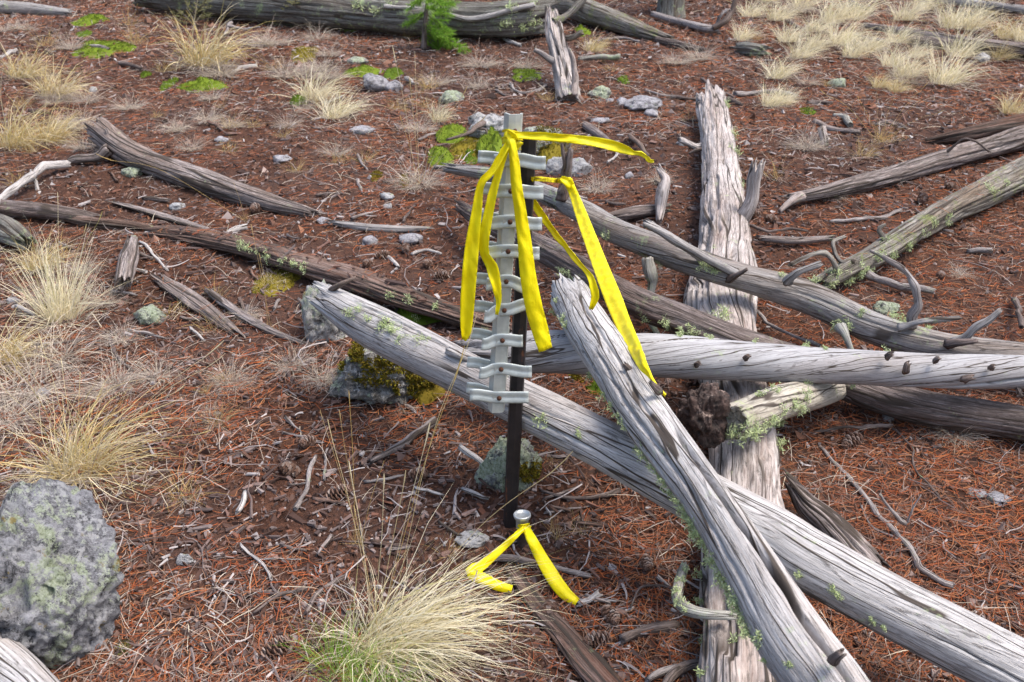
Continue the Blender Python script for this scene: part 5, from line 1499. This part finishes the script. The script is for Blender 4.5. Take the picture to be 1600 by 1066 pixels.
def chips(n):
    P = ground_samples(n, 0.5)
    pp = px_of(P)
    cl = fbm(P[:, 0]*3, P[:, 1]*3, 5, 72, 3)
    right = sstep(1200, 1300, pp[:, 0])*sstep(300, 360, pp[:, 1])
    P = P[rng.uniform(-1, 1, len(P)) < 0.5 - 0.5*fbm(P[:, 0]*2.2, P[:, 1]*2.2, 0, 71, 3) + cl*0.6 - right*0.8]
    k = len(P)
    a = rng.uniform(0, TAU, k)
    far = 1 + 0.22*np.clip(P[:, 1]-2.5, 0, 4)
    L = (rng.gamma(1.5, 0.0075, k) + 0.004)*far
    W = np.minimum(L*0.7, (rng.gamma(2.0, 0.0022, k) + 0.0017)*far)
    H = rng.uniform(0.001, 0.006, k)
    z = terr_fine(P[:, 0], P[:, 1]) + rng.uniform(0, 0.005, k)
    z = on_top(P, z, 'L7', .6)
    u = np.stack([np.cos(a), np.sin(a), rng.normal(0, .18, k) + SLOPE*np.sin(a)], -1)
    v = np.stack([-np.sin(a), np.cos(a), rng.normal(0, .25, k) + SLOPE*np.cos(a)], -1)
    c = np.stack([P[:, 0], P[:, 1], z], -1)
    V = np.zeros((k, 8, 3))
    i = 0
    for zz in (0, 1):
        for (su, sv) in ((-1, -1), (1, -.7), (1, .6), (-1, 1)):
            ju = su*(1 + rng.uniform(-.35, .2, k))
            jv = sv*(1 + rng.uniform(-.4, .3, k))
            V[:, i] = c + u*(L*ju*.5)[:, None] + v*(W*jv*.5)[:, None] + np.array([0, 0, 1.0])*(H*zz)[:, None]
            i += 1
    f = np.array([[4, 5, 6, 7], [0, 1, 5, 4], [1, 2, 6, 5], [2, 3, 7, 6], [3, 0, 4, 7]])
    return V.reshape(-1, 3), (f[None] + (np.arange(k)*8)[:, None, None]).reshape(-1, 4)
V, F = chips(40000)
tag(put("bark_litter", mesh_of("bark_litter", V, [F], M['chips'], smooth=False)), "bark flakes and wood chips scattered over the ground", "bark litter", kind='stuff')

def crumbs(n):
    """small dark bits of cone, bark and soil: three sided pyramids"""
    P = ground_samples(n, 0.5)
    k = len(P)
    far = 1 + 0.3*np.clip(P[:, 1]-2.5, 0, 4)
    sz = (rng.gamma(2.0, 0.0016, k) + 0.0015)*far
    z = terr_fine(P[:, 0], P[:, 1])
    a = rng.uniform(0, TAU, k)
    V = np.zeros((k, 4, 3))
    for j in range(3):
        rr = sz*rng.uniform(.5, 1.5, k)
        V[:, j] = np.stack([P[:, 0] + np.cos(a+j*TAU/3)*rr, P[:, 1] + np.sin(a+j*TAU/3)*rr, z - .001], -1)
    V[:, 3] = np.stack([P[:, 0] + rng.normal(0, .4, k)*sz, P[:, 1] + rng.normal(0, .4, k)*sz, z + sz*rng.uniform(.3, 1.2, k)], -1)
    f = np.array([[0, 1, 3], [1, 2, 3], [2, 0, 3]])
    return V.reshape(-1, 3), (f[None] + (np.arange(k)*4)[:, None, None]).reshape(-1, 3)
V, F = crumbs(90000)
tag(put("crumb_litter", mesh_of("crumb_litter", V, [F], M['crumb'], smooth=False)), "dark crumbs of bark and cone over the ground", "bark litter", kind='stuff')

def twigs(n):
    P = ground_samples(n, 0.45)
    pp = px_of(P)
    right = sstep(1200, 1300, pp[:, 0])*sstep(300, 360, pp[:, 1])
    P = P[rng.uniform(0, 1, len(P)) < 1 - right*0.7]
    k = len(P)
    L = rng.gamma(2.2, 0.022, k) + 0.02
    az = rng.uniform(0, TAU, k)
    z = terr_fine(P[:, 0], P[:, 1]) + rng.uniform(0.002, 0.012, k)
    R = rng.gamma(1.8, 0.0006, k) + 0.0006
    p = np.stack([P[:, 0], P[:, 1], z], -1)
    seg = 4
    V = np.zeros((k, (seg+1)*4, 3))
    a = az.copy()
    tilt = rng.normal(0, .12, k) + math.atan(SLOPE)*np.sin(az)
    for j in range(seg+1):
        s = np.stack([-np.sin(a), np.cos(a), 0*a], -1)
        rr = R*(1-0.6*j/seg)
        for q, (cs, cz) in enumerate(((1, 0), (0, 1), (-1, 0), (0, -1))):
            V[:, j*4+q] = p + s*(rr*cs)[:, None] + np.array([0, 0, 1.0])*(rr*cz)[:, None]
        d = np.stack([np.cos(a)*np.cos(tilt), np.sin(a)*np.cos(tilt), np.sin(tilt)], -1)
        p = p + d*(L/seg)[:, None]
        a = a + rng.normal(0, .32, k)
        tilt = tilt*0.6 + 0.4*math.atan(SLOPE)*np.sin(a) + rng.normal(0, .06, k)
    f = grid_faces(seg+1, 4)
    return V.reshape(-1, 3), (f[None] + (np.arange(k)*(seg+1)*4)[:, None, None]).reshape(-1, 4)
V, F = twigs(8000)
tag(put("twig_litter", mesh_of("twig_litter", V, [F], M['twiglitter'], smooth=False)), "fine broken twigs scattered over the ground", "twig litter", kind='stuff')

def deadgrass(n):
    """fallen grey grass strands, lying in drifts between the tufts"""
    P = ground_samples(n, 0.4)
    pp = px_of(P)
    d = fbm(P[:, 0]*1.7, P[:, 1]*1.7, 9, 77, 3)
    leftw = 1 - sstep(420, 760, pp[:, 0])*sstep(140, 260, pp[:, 1])
    up = 1-sstep(160, 300, pp[:, 1])
    P = P[rng.uniform(-0.4, 1.2, len(P)) < d*0.9 + leftw*0.5 + up*0.25 - 0.25]
    k = len(P)
    z = terr_fine(P[:, 0], P[:, 1]) + rng.uniform(0.002, 0.012, k)
    base = np.stack([P[:, 0], P[:, 1], z], -1)
    az = rng.uniform(0, TAU, k)
    return blades(base, az, rng.uniform(0, .5, k) + math.atan(SLOPE)*np.sin(az), rng.uniform(.3, .9, k), rng.uniform(.04, .13, k), rng.uniform(.0009, .0016, k)*(1+.25*np.clip(P[:, 1]-3, 0, 4)), 4, rng)
V, F = deadgrass(34000)
tag(put("dead_grass_litter", mesh_of("dead_grass_litter", V, [F], M['deadblade'], smooth=False)), "loose grey dead grass strands over the ground", "dead grass", kind='stuff')

# ------------------------------------------------------------------ small fir, olive sprigs, standing tree
def sapling(label, px, py, tips, trunk_w, mat, name="fir_sapling", cat="sapling", nl=0.022, dens=900, blade_w=0.0016):
    base = at(px, py, 0)
    base[2] = terr(base[0], base[1])
    m = m_per_px(base)
    root = empty(name, base, label, cat)
    trunk_pts = tips[0]
    P = [[*(atY(q[0], q[1], base[1]) - base), trunk_w*(1-0.75*i/(len(trunk_pts)-1))*m/2] for i, q in enumerate(trunk_pts)]
    V, F, G, Q = sweep(np.array(P), 77+len(tips), 10, 0.02, lump=.1, groove=.05)
    put("trunk", mesh_of("trunk", V, F, M['twigdark'], attrs={'grain': G}), root)
    r = np.random.default_rng(px)
    for bi, tp in enumerate(tips[1:]):
        dy0 = r.uniform(-.1, .1)
        P = [[*(atY(q[0], q[1], base[1] + dy0*i) - base), 0.004*(1-0.6*i/(len(tp)-1))] for i, q in enumerate(tp)]
        V, F, G, Q = sweep(np.array(P), 700+bi, 6, 0.02, lump=.1, groove=0)
        br = put("branch", mesh_of("branch", V, F, M['twigdark'], attrs={'grain': G}), root)
        Lb = np.linalg.norm(np.diff(Q[:, :3], axis=0), axis=1).sum()
        # side shoots then needles round every shoot
        pts, dirs = [], []
        nsh = max(3, int(Lb/0.03))
        for sidx in range(nsh):
            t = 0.2 + 0.8*sidx/nsh
            i = min(len(Q)-2, int(t*(len(Q)-1)))
            T = Q[i+1, :3]-Q[i, :3]; T /= np.linalg.norm(T)
            side = np.cross(T, [0, 0, 1.0]); side /= np.linalg.norm(side)+1e-9
            dd = T*0.6 + side*(1 if sidx % 2 else -1)*r.uniform(.6, 1) + np.array([0, 0, r.uniform(-.2, .35)])
            dd /= np.linalg.norm(dd)
            ln = 0.05*(1.3-t)+0.03
            k = int(dens*ln)
            u = r.uniform(0, 1, k)
            pts.append(Q[i, :3] + dd*(u*ln)[:, None]); dirs.append(np.repeat(dd[None], k, 0))
        k = int(dens*Lb)
        ii = r.integers(0, len(Q)-1, k)
        pts.append(Q[ii, :3]); dirs.append(np.repeat(((Q[-1, :3]-Q[0, :3])/Lb)[None], k, 0))
        pts = np.vstack(pts); dirs = np.vstack(dirs)
        dv = dirs*0.7 + r.normal(0, .6, dirs.shape)
        az = np.arctan2(dv[:, 1], dv[:, 0]); el = np.arctan2(dv[:, 2], np.hypot(dv[:, 0], dv[:, 1]))
        v, f = blades(pts, az, el, np.zeros(len(pts)), nl*r.uniform(.6, 1.1, len(pts)), np.full(len(pts), blade_w), 1, r)
        tag(put("needles", mesh_of("needles", v, [f], M[mat], smooth=False), br), kind='stuff')
    return root
sapling("small bright green fir sapling before the massive log", 662, 78,
        [[(662, 80), (664, 40), (668, 0), (672, -60)], [(667, 10), (684, 18), (700, 24)], [(666, 22), (690, 40), (704, 54)], [(665, 34), (680, 52), (684, 66)], [(665, 40), (690, 62), (716, 72)], [(664, 50), (700, 74), (726, 96)],
         [(664, 54), (690, 82), (700, 104)], [(664, 50), (680, 74), (684, 96)], [(666, 18), (650, 30), (636, 40)], [(668, 2), (690, 4), (712, 8)], [(664, 56), (708, 84), (744, 96)], [(668, -10), (650, 4), (640, 16)], [(668, -6), (684, 6), (690, 12)],
         [(664, 58), (694, 88), (716, 106)], [(664, 44), (700, 60), (730, 84)]], 10, 'fir', nl=.032, dens=1500, blade_w=.0024)
for (px, py, label) in ((440, 42, "olive leaved shrub before the massive log, left of centre"), (300, 40, "sparse olive shrub at foot of massive log far left"), (505, 38, "low olive shrub before the massive log near the fir")):
    sapling(label, px, py, [[(px, py+2), (px+3, py-14), (px+6, py-34)], [(px, py-5), (px-14, py-18), (px-24, py-24)], [(px+2, py-8), (px+18, py-14), (px+32, py-18)], [(px+4, py-16), (px-6, py-30), (px-10, py-42)],
                            [(px+4, py-18), (px+16, py-32), (px+24, py-44)], [(px, py-3), (px+14, py), (px+30, py+4)], [(px, py-3), (px-16, py-4), (px-30, py)]], 5, 'olive', "shrub", "shrub", 0.02, 550, .0035)
tb = at(1048, 24, 0)
troot = empty("tree", tb, "dark trunk foot of a standing tree at top centre right", "tree")
tV, tF, tG, tQ = sweep(np.array([[0, 0, -.05, .115], [0, .02, .1, .09], [.02, .03, .6, .08], [.03, .05, 2.0, .07], [.0, .1, 4.0, .05]]), 404, 32, 0.03, lump=.1, groove=.14, gf=4)
put("trunk", mesh_of("tree_trunk", tV, tF, M['greybark'], attrs={'grain': tG}), troot)
for k, (z, a) in enumerate(((2.2, 0.5), (2.5, 2.4), (2.9, 4.3), (3.2, 1.4), (3.5, 3.2))):
    d = np.array([math.cos(a), math.sin(a), .1])
    p0 = np.array([.02, .06, z])
    bV, bF, bG, bQ = sweep(np.array([[*p0, .018], [*(p0+d*.3), .012], [*(p0+d*.7-np.array([0, 0, .1])), .004]]), 410+k, 10, 0.03, tip=(False, True))
    put("branch", mesh_of("tree_branch", bV, bF, M['twigdark'], attrs={'grain': bG}), troot)

# ------------------------------------------------------------------ marker post
pb = at(794, 828, 0)
YP = float(pb[1])
post = empty("marker_post", pb, "leaning steel marker post hung with pale cross strips and yellow ribbons", "marker post")
def loc_px(px, py, dy=0.0):
    return atY(px, py, YP + dy) - pb

def section(name, prof, p0, p1, mat, parent, n=60, jag=None):
    """extrude an open folded profile (x, y pairs, metres) with thickness from p0 to p1"""
    prof = np.array(prof)
    th = 0.0022
    d = np.gradient(prof, axis=0)
    nn = np.stack([d[:, 1], -d[:, 0]], -1)
    nn /= np.linalg.norm(nn, axis=1)[:, None]
    loop = np.vstack([prof + nn*th, (prof - nn*th)[::-1]])
    m = len(loop)
    V = []
    for i in range(n+1):
        t = i/n
        c = p0*(1-t) + p1*t
        for j, (x, y) in enumerate(loop):
            xx = x
            if jag and j in jag[0] and jag[1] < t < jag[2] and i % 2:
                xx -= jag[3]
            V.append([c[0]+xx, c[1]+y, c[2]])
    F = [grid_faces(n+1, m)]
    k = len(prof)
    cap0 = np.array([[i, i+1, m-2-i, m-1-i] for i in range(k-1)])
    F += [cap0[:, ::-1]*1, cap0 + n*m]
    return put(name, mesh_of(name, np.array(V), F, mat, smooth=False), parent)
W = 0.0145
s0, s1 = loc_px(795, 832, .012), loc_px(827, 205, .012)
section("stake", [(-.012, .012), (-.010, -.002), (.0, -.004), (.010, -.002), (.0125, .014)], s0 - np.array([0, 0, .04]), s1, M['stake'], post)
c0, c1 = loc_px(775, 643, -.012), loc_px(802.5, 178, -.012)
section("channel", [(-W, .013), (-W*.42, -.006), (W*.25, -.0045), (W*.86, -.003), (W, .010)], c0, c1, M['galv'], post, n=120, jag=([4, 5], .30, .62, .0022))

def strip(P, Wd, wid, thick=0.0016, bead=0.0, nw=8, sub=0.006, tens=1.0):
    """bent band along P (n,3) whose width runs along Wd (3,) or (n,3)"""
    P = np.asarray(P, float)
    Wd = np.asarray(Wd, float)
    if Wd.ndim == 1:
        Wd = np.repeat(Wd[None], len(P), 0)
    wid = np.asarray(wid, float) if hasattr(wid, '__len__') else np.full(len(P), wid)
    Q = catmull(np.hstack([P, Wd, wid[:, None]]), sub, tens)
    C, Wv, ww = Q[:, :3], Q[:, 3:6], Q[:, 6]
    T = np.gradient(C, axis=0); T /= np.linalg.norm(T, axis=1)[:, None]+1e-12
    Wv = Wv - T*(Wv*T).sum(1)[:, None]
    Wv /= np.linalg.norm(Wv, axis=1)[:, None]+1e-12
    Nn = np.cross(T, Wv)
    u = np.linspace(-1, 1, nw+1)
    bd = bead(u) if callable(bead) else bead*np.exp(-(u/0.28)**2)
    top = C[:, None] + Wv[:, None]*(u[None, :, None]*ww[:, None, None]/2) + Nn[:, None]*(bd[None, :, None] + thick/2)
    bot = C[:, None] + Wv[:, None]*(u[None, :, None]*ww[:, None, None]/2) + Nn[:, None]*(bd[None, :, None] - thick/2)
    ring = np.concatenate([top, bot[:, ::-1]], 1)
    n, m = ring.shape[:2]
    F = [grid_faces(n, m)]
    k = nw+1
    cap = np.array([[i, i+1, m-2-i, m-1-i] for i in range(k-1)])
    F += [cap[:, ::-1], cap + (n-1)*m]
    return ring.reshape(-1, 3), F, Q

def bolt_mesh():
    V, F = [], []
    for (r, y) in ((.0048, 0), (.0048, -.0025), (.0036, -.0042), (.0, -.0046)):
        for k in range(8):
            a = k*TAU/8
            V.append([r*math.cos(a), y, r*math.sin(a)])
    return mesh_of("bolt", np.array(V), [grid_faces(4, 8)], M['rust'], smooth=True)
BOLT = bolt_mesh()
# each level: rear strip left end, front strip left end, bolt, right end, lower-level droop of the ends
LV = [((747, 245), (772, 254), (804, 250), (853, 255)), ((752, 294), (768, 300), (798, 298), (849, 301)), ((752, 339), (765, 351), (797, 346), (847, 350)), ((762, 386), (762, 396), (794, 392), (843, 396)),
      ((743, 435), (760, 444), (791, 439), (829, 449)), ((742, 478), (757, 495), (788, 484), (829, 476)), ((735, 521), (753, 538), (785, 531), (817, 533)), ((730, 566), (749, 583), (783, 576), (831, 581)),
      ((729, 606), (734, 617), (780, 621), (826, 621))]
for i, (re_, fl, bo, fr) in enumerate(LV):
    up = np.array([0.02*(i-4), 0, 1.0])
    yb = -.0185
    b = loc_px(bo[0], bo[1], yb)
    hw = 13
    lx = (fl[0] + bo[0]-hw)/2
    low = i > 3
    k = 1.0 if low else 0.35
    P = [loc_px(fl[0], fl[1] if low else bo[1]+(fl[1]-bo[1])*.6, yb+.003-.010*low), loc_px((fl[0]*.6+(bo[0]-hw)*.4), fl[1] if low else bo[1]+(fl[1]-bo[1])*.5, yb+.003-.008*low), loc_px(bo[0]-hw, bo[1]+(fl[1]-bo[1])*.25*k, yb), loc_px(bo[0]-5, bo[1], yb-.001), loc_px(bo[0]+5, bo[1], yb-.001),
         loc_px(bo[0]+hw, bo[1]+(fr[1]-bo[1])*.25*k, yb), loc_px((fr[0]*.6+(bo[0]+hw)*.4), fr[1], yb+.003), loc_px(fr[0], fr[1], yb+.003)]
    v, f, q = strip(P, up, 0.0245, 0.0026, bead=-0.002, tens=0.35)
    put("slat", mesh_of("slat", v, f, M['slat']), post)
    yr = .008
    cl = bo[0]-11
    P = [loc_px(re_[0], re_[1], yr-.004), loc_px((re_[0]*.6+cl*.4), re_[1]+1, yr), loc_px(cl, re_[1]+(bo[1]-re_[1])*.5+2, yr+.004), loc_px(cl+12, bo[1]-2, yr+.002)]
    v, f, q = strip(P, up, 0.0225, 0.0026, bead=-0.002)
    put("slat", mesh_of("slat", v, f, M['slat']), post)
    o = put("bolt", BOLT, post, b - np.array([0, .0035, 0]))
o = put("bolt", BOLT, post, loc_px(805, 204, -.019)); o.scale = (.7, .7, .7)

# ------------------------------------------------------------------ survey cap on its pipe
cb = at(815, 852, 0)
mc = m_per_px(cb)
YC = float(cb[1])
capo = empty("survey_monument", cb, "small aluminium survey cap on a dark pipe with yellow ribbon at its neck", "survey marker")
def lathe(prof, nseg=36):
    th = np.arange(nseg)/nseg*TAU
    V = np.array([[r*math.cos(a), r*math.sin(a), z] for (r, z) in prof for a in th])
    return V, [grid_faces(len(prof), nseg)]
ztop = float((atY(816, 803, YC)-cb)[2])
xo = float((atY(816, 803, YC)-cb)[0])
R1 = 13.6*mc
pf = [(0.0005, -.003), (R1*.72, -.003), (R1*.80, -.0005), (R1*.96, 0), (R1, -.002), (R1*.98, -.006), (R1*.86, -.010), (R1*.72, -.012), (R1*.70, -.030), (R1*.66, -.033), (0.0005, -.033)]
v, f = lathe([(r, z+ztop) for r, z in pf]); v[:, 0] += xo
put("cap", mesh_of("cap", v, [q[:, ::-1] for q in f], M['capmetal']), capo)
v, f = lathe([(R1*.58, ztop-.03), (R1*.58, -.05)], 20); v[:, 0] += xo
put("pipe", mesh_of("pipe", v, [q[:, ::-1] for q in f], M['pipe']), capo)

# ------------------------------------------------------------------ yellow flagging ribbons
def ribbon(parent, pb_, pts, name="streamer", crease=0.0, seed=0, sub=0.008):
    """pts: (px, py, world Y, width px, turn) ; the band runs along the points, facing out by 'turn'"""
    P, Wd, ww = [], [], []
    arr = [atY(p[0], p[1], p[2]) for p in pts]
    for i, p in enumerate(pts):
        a, b = arr[max(0, i-1)], arr[min(len(pts)-1, i+1)]
        T = (b-a)/np.linalg.norm(b-a)
        vdir = arr[i]-CAM; vdir = vdir/np.linalg.norm(vdir)
        Wf = np.cross(vdir, T); Wf /= np.linalg.norm(Wf)
        if i and Wf @ Wd[-1] < 0:
            Wf = -Wf
        Nf = np.cross(T, Wf)
        tu = p[4] if len(p) > 4 else 0.0
        Wd.append(Wf*math.cos(tu) + Nf*math.sin(tu))
        P.append(arr[i]-pb_)
        ww.append(p[3]*m_per_px(arr[i])/max(.35, abs(math.cos(tu))))
    r = np.random.default_rng(seed)
    ph = r.uniform(0, TAU)
    v, f, q = strip(P, np.array(Wd), ww, 0.0006, bead=lambda u: crease*np.cos(u*2.6+ph), nw=8, sub=sub)
    n = len(q)
    # soft wrinkles along the tape
    vv = v.reshape(n, -1, 3)
    k = np.arange(n)[:, None]
    T = np.gradient(q[:, :3], axis=0); T /= np.linalg.norm(T, axis=1)[:, None]
    Nn = np.cross(T, q[:, 3:6])
    u = np.concatenate([np.linspace(-1, 1, 9), np.linspace(1, -1, 9)])[None, :]
    wr = 0.0022*noise(k*0.35+seed, u*1.4, seed*1.0, seed+5) + 0.0016*(1-2*np.abs(noise(k*0.5+u*1.5+seed, u*0.6-k*.15, seed*1.0, seed+6)))
    vv = vv + Nn[:, None]*wr[..., None]
    return put(name, mesh_of(name, vv.reshape(-1, 3), f, M['tape']), parent)

yf = YP-.026
kp = atY(800, 214, yf)
rb = empty("flagging_ribbon", kp, "yellow flagging ribbon tied round the post top with four hanging tails", "ribbon", "yellow flagging ribbons")
# wraps round the channel
for j, (ya, yb_) in enumerate(((208, 213), (219, 213), (222, 228))):
    ribbon(rb, kp, [(786, ya+2, YP+.0, 12), (790, ya, yf+.004, 13), (800, (ya+yb_)/2, yf, 14), (812, yb_, yf+.002, 13), (817, yb_+1, YP+.0, 12)], "wrap", .001, 3+j)
ribbon(rb, kp, [(792, 206, yf-.006, 8), (800, 214, yf-.010, 16), (806, 222, yf-.006, 9)], "knot", .003, 9)
ribbon(rb, kp, [(803, 211, yf-.004, 10), (845, 213, yf-.004, 12, .3), (890, 217, yf-.01, 13, .1), (930, 222, yf-.01, 15, -.2), (962, 229, yf-.01, 16, .1), (980, 235, yf-.01, 11, .5), (990, 239, yf-.01, 6, .4), (1000, 241, yf-.01, 5, 1.0), (1010, 246, yf-.01, 5, .3),
                (1014, 251, yf-.01, 5, .9), (1022, 252, yf-.01, 4)], "streamer", .002, 11)
ribbon(rb, kp, [(799, 216, yf-.008, 9), (784, 243, yf-.012, 12, .4), (770, 267, yf-.014, 12, .5), (752, 288, yf-.012, 12, .2), (745, 330, yf-.012, 16), (737, 390, yf-.012, 22, -.1), (732, 450, yf-.012, 23, .1), (729, 500, yf-.012, 20), (728, 520, yf-.012, 15), (725, 532, yf-.012, 7)], "streamer", .003, 13)
ribbon(rb, kp, [(797, 218, yf-.006, 8), (785, 252, yf-.01, 10), (773, 290, yf-.012, 13, .2), (764, 330, yf-.012, 15), (756, 375, yf-.010, 17, .4), (758, 398, yf-.008, 14, .7), (768, 415, yf-.008, 18, .3), (775, 445, yf-.008, 15, -.4), (779, 470, yf-.008, 9, .2), (776, 492, yf-.008, 5)], "streamer", .002, 17)
ribbon(rb, kp, [(798, 217, yf-.012, 13), (803, 250, yf-.016, 15, .2), (806, 285, yf-.018, 17, .2), (813, 330, yf-.018, 19), (820, 380, yf-.018, 22, -.1), (825, 430, yf-.018, 25), (834, 480, yf-.018, 27, .1), (845, 520, yf-.018, 26), (853, 547, yf-.018, 22, -.2)], "streamer", .003, 19)

L5c = center(LOGS['L5'], 882, 316)
YS = float(L5c[1]) - .05
kp = atY(885, 283, YS)
rb = empty("flagging_ribbon", kp, "yellow flagging ribbon knotted on the upright stub of the curving log", "ribbon", "yellow flagging ribbons")
ribbon(rb, kp, [(826, 281, YP+.035, 8), (845, 280, YP+.045, 7, .2), (866, 282, YS+.0, 7), (878, 282, YS-.01, 9), (892, 282, YS-.006, 10)], "band", .001, 23)
ribbon(rb, kp, [(876, 278, YS-.012, 7), (886, 284, YS-.02, 14), (894, 291, YS-.012, 10)], "knot", .003, 25)
Y2 = float(center(LOGS['L2'], 1000, 640)[1])
Yr = lambda t: YS-.02 + (Y2 + .02 - YS)*t
ribbon(rb, kp, [(886, 281, YS-.016, 16, .2), (893, 296, YS-.02, 14, .3), (906, 330, Yr(.15), 18, .1), (921, 370, Yr(.3), 21), (940, 420, Yr(.48), 24, -.1), (958, 466, Yr(.62), 27), (974, 506, Yr(.76), 25, .1), (990, 540, Yr(.88), 22, .2), (1003, 568, Yr(.97), 17, .3),
                (1015, 588, Yr(1.0), 8, .5), (1027, 606, Yr(1.02), 7, .4), (1040, 618, Yr(1.03), 5)], "streamer", .003, 27)
ribbon(rb, kp, [(830, 309, YP+.04, 9, .3), (842, 330, YP+.05, 12, .2), (862, 358, YP+.055, 10, .4), (886, 388, YP+.055, 8, .6), (908, 415, YP+.05, 6, .7), (922, 432, YP+.045, 9, .3), (927, 448, YP+.04, 12, -.2), (930, 464, YP+.04, 13, .1), (923, 484, YP+.04, 6)], "streamer", .002, 29)

kp = atY(818, 826, YC-.02)
rb = empty("flagging_ribbon", kp, "yellow flagging ribbon tied at the survey cap neck with two tails on the ground", "ribbon", "yellow flagging ribbons")
ribbon(rb, kp, [(806, 822, YC+.0, 6), (811, 824, YC-.018, 9), (818, 824, YC-.022, 10), (826, 822, YC-.014, 8), (829, 820, YC+.0, 6)], "knot", .002, 31)
def gY(px, py, h):
    return float(at(px, py, h)[1])
ribbon(rb, kp, [(819, 824, YC-.024, 8, .4), (806, 836, gY(806, 836, .08), 9, .3), (785, 856, gY(785, 856, .055), 11, .2), (765, 874, gY(765, 874, .04), 13, .1), (748, 886, gY(748, 886, .03), 17, .3), (736, 892, gY(736, 892, .022), 20, .3), (744, 900, gY(744, 900, .02), 20, .1),
                (762, 908, gY(762, 908, .02), 17, .2), (780, 916, gY(780, 916, .018), 16), (800, 921, gY(800, 921, .015), 12)], "streamer", .002, 33)
ribbon(rb, kp, [(820, 822, YC-.026, 10, .3), (830, 842, gY(830, 842, .08), 15, .2), (844, 868, gY(844, 868, .055), 19), (858, 892, gY(858, 892, .035), 22, -.1), (872, 914, gY(872, 914, .022), 22), (886, 930, gY(886, 930, .016), 19, .2), (902, 941, gY(902, 941, .012), 12)], "streamer", .003, 35)

print("TRIS", TRIS[0])
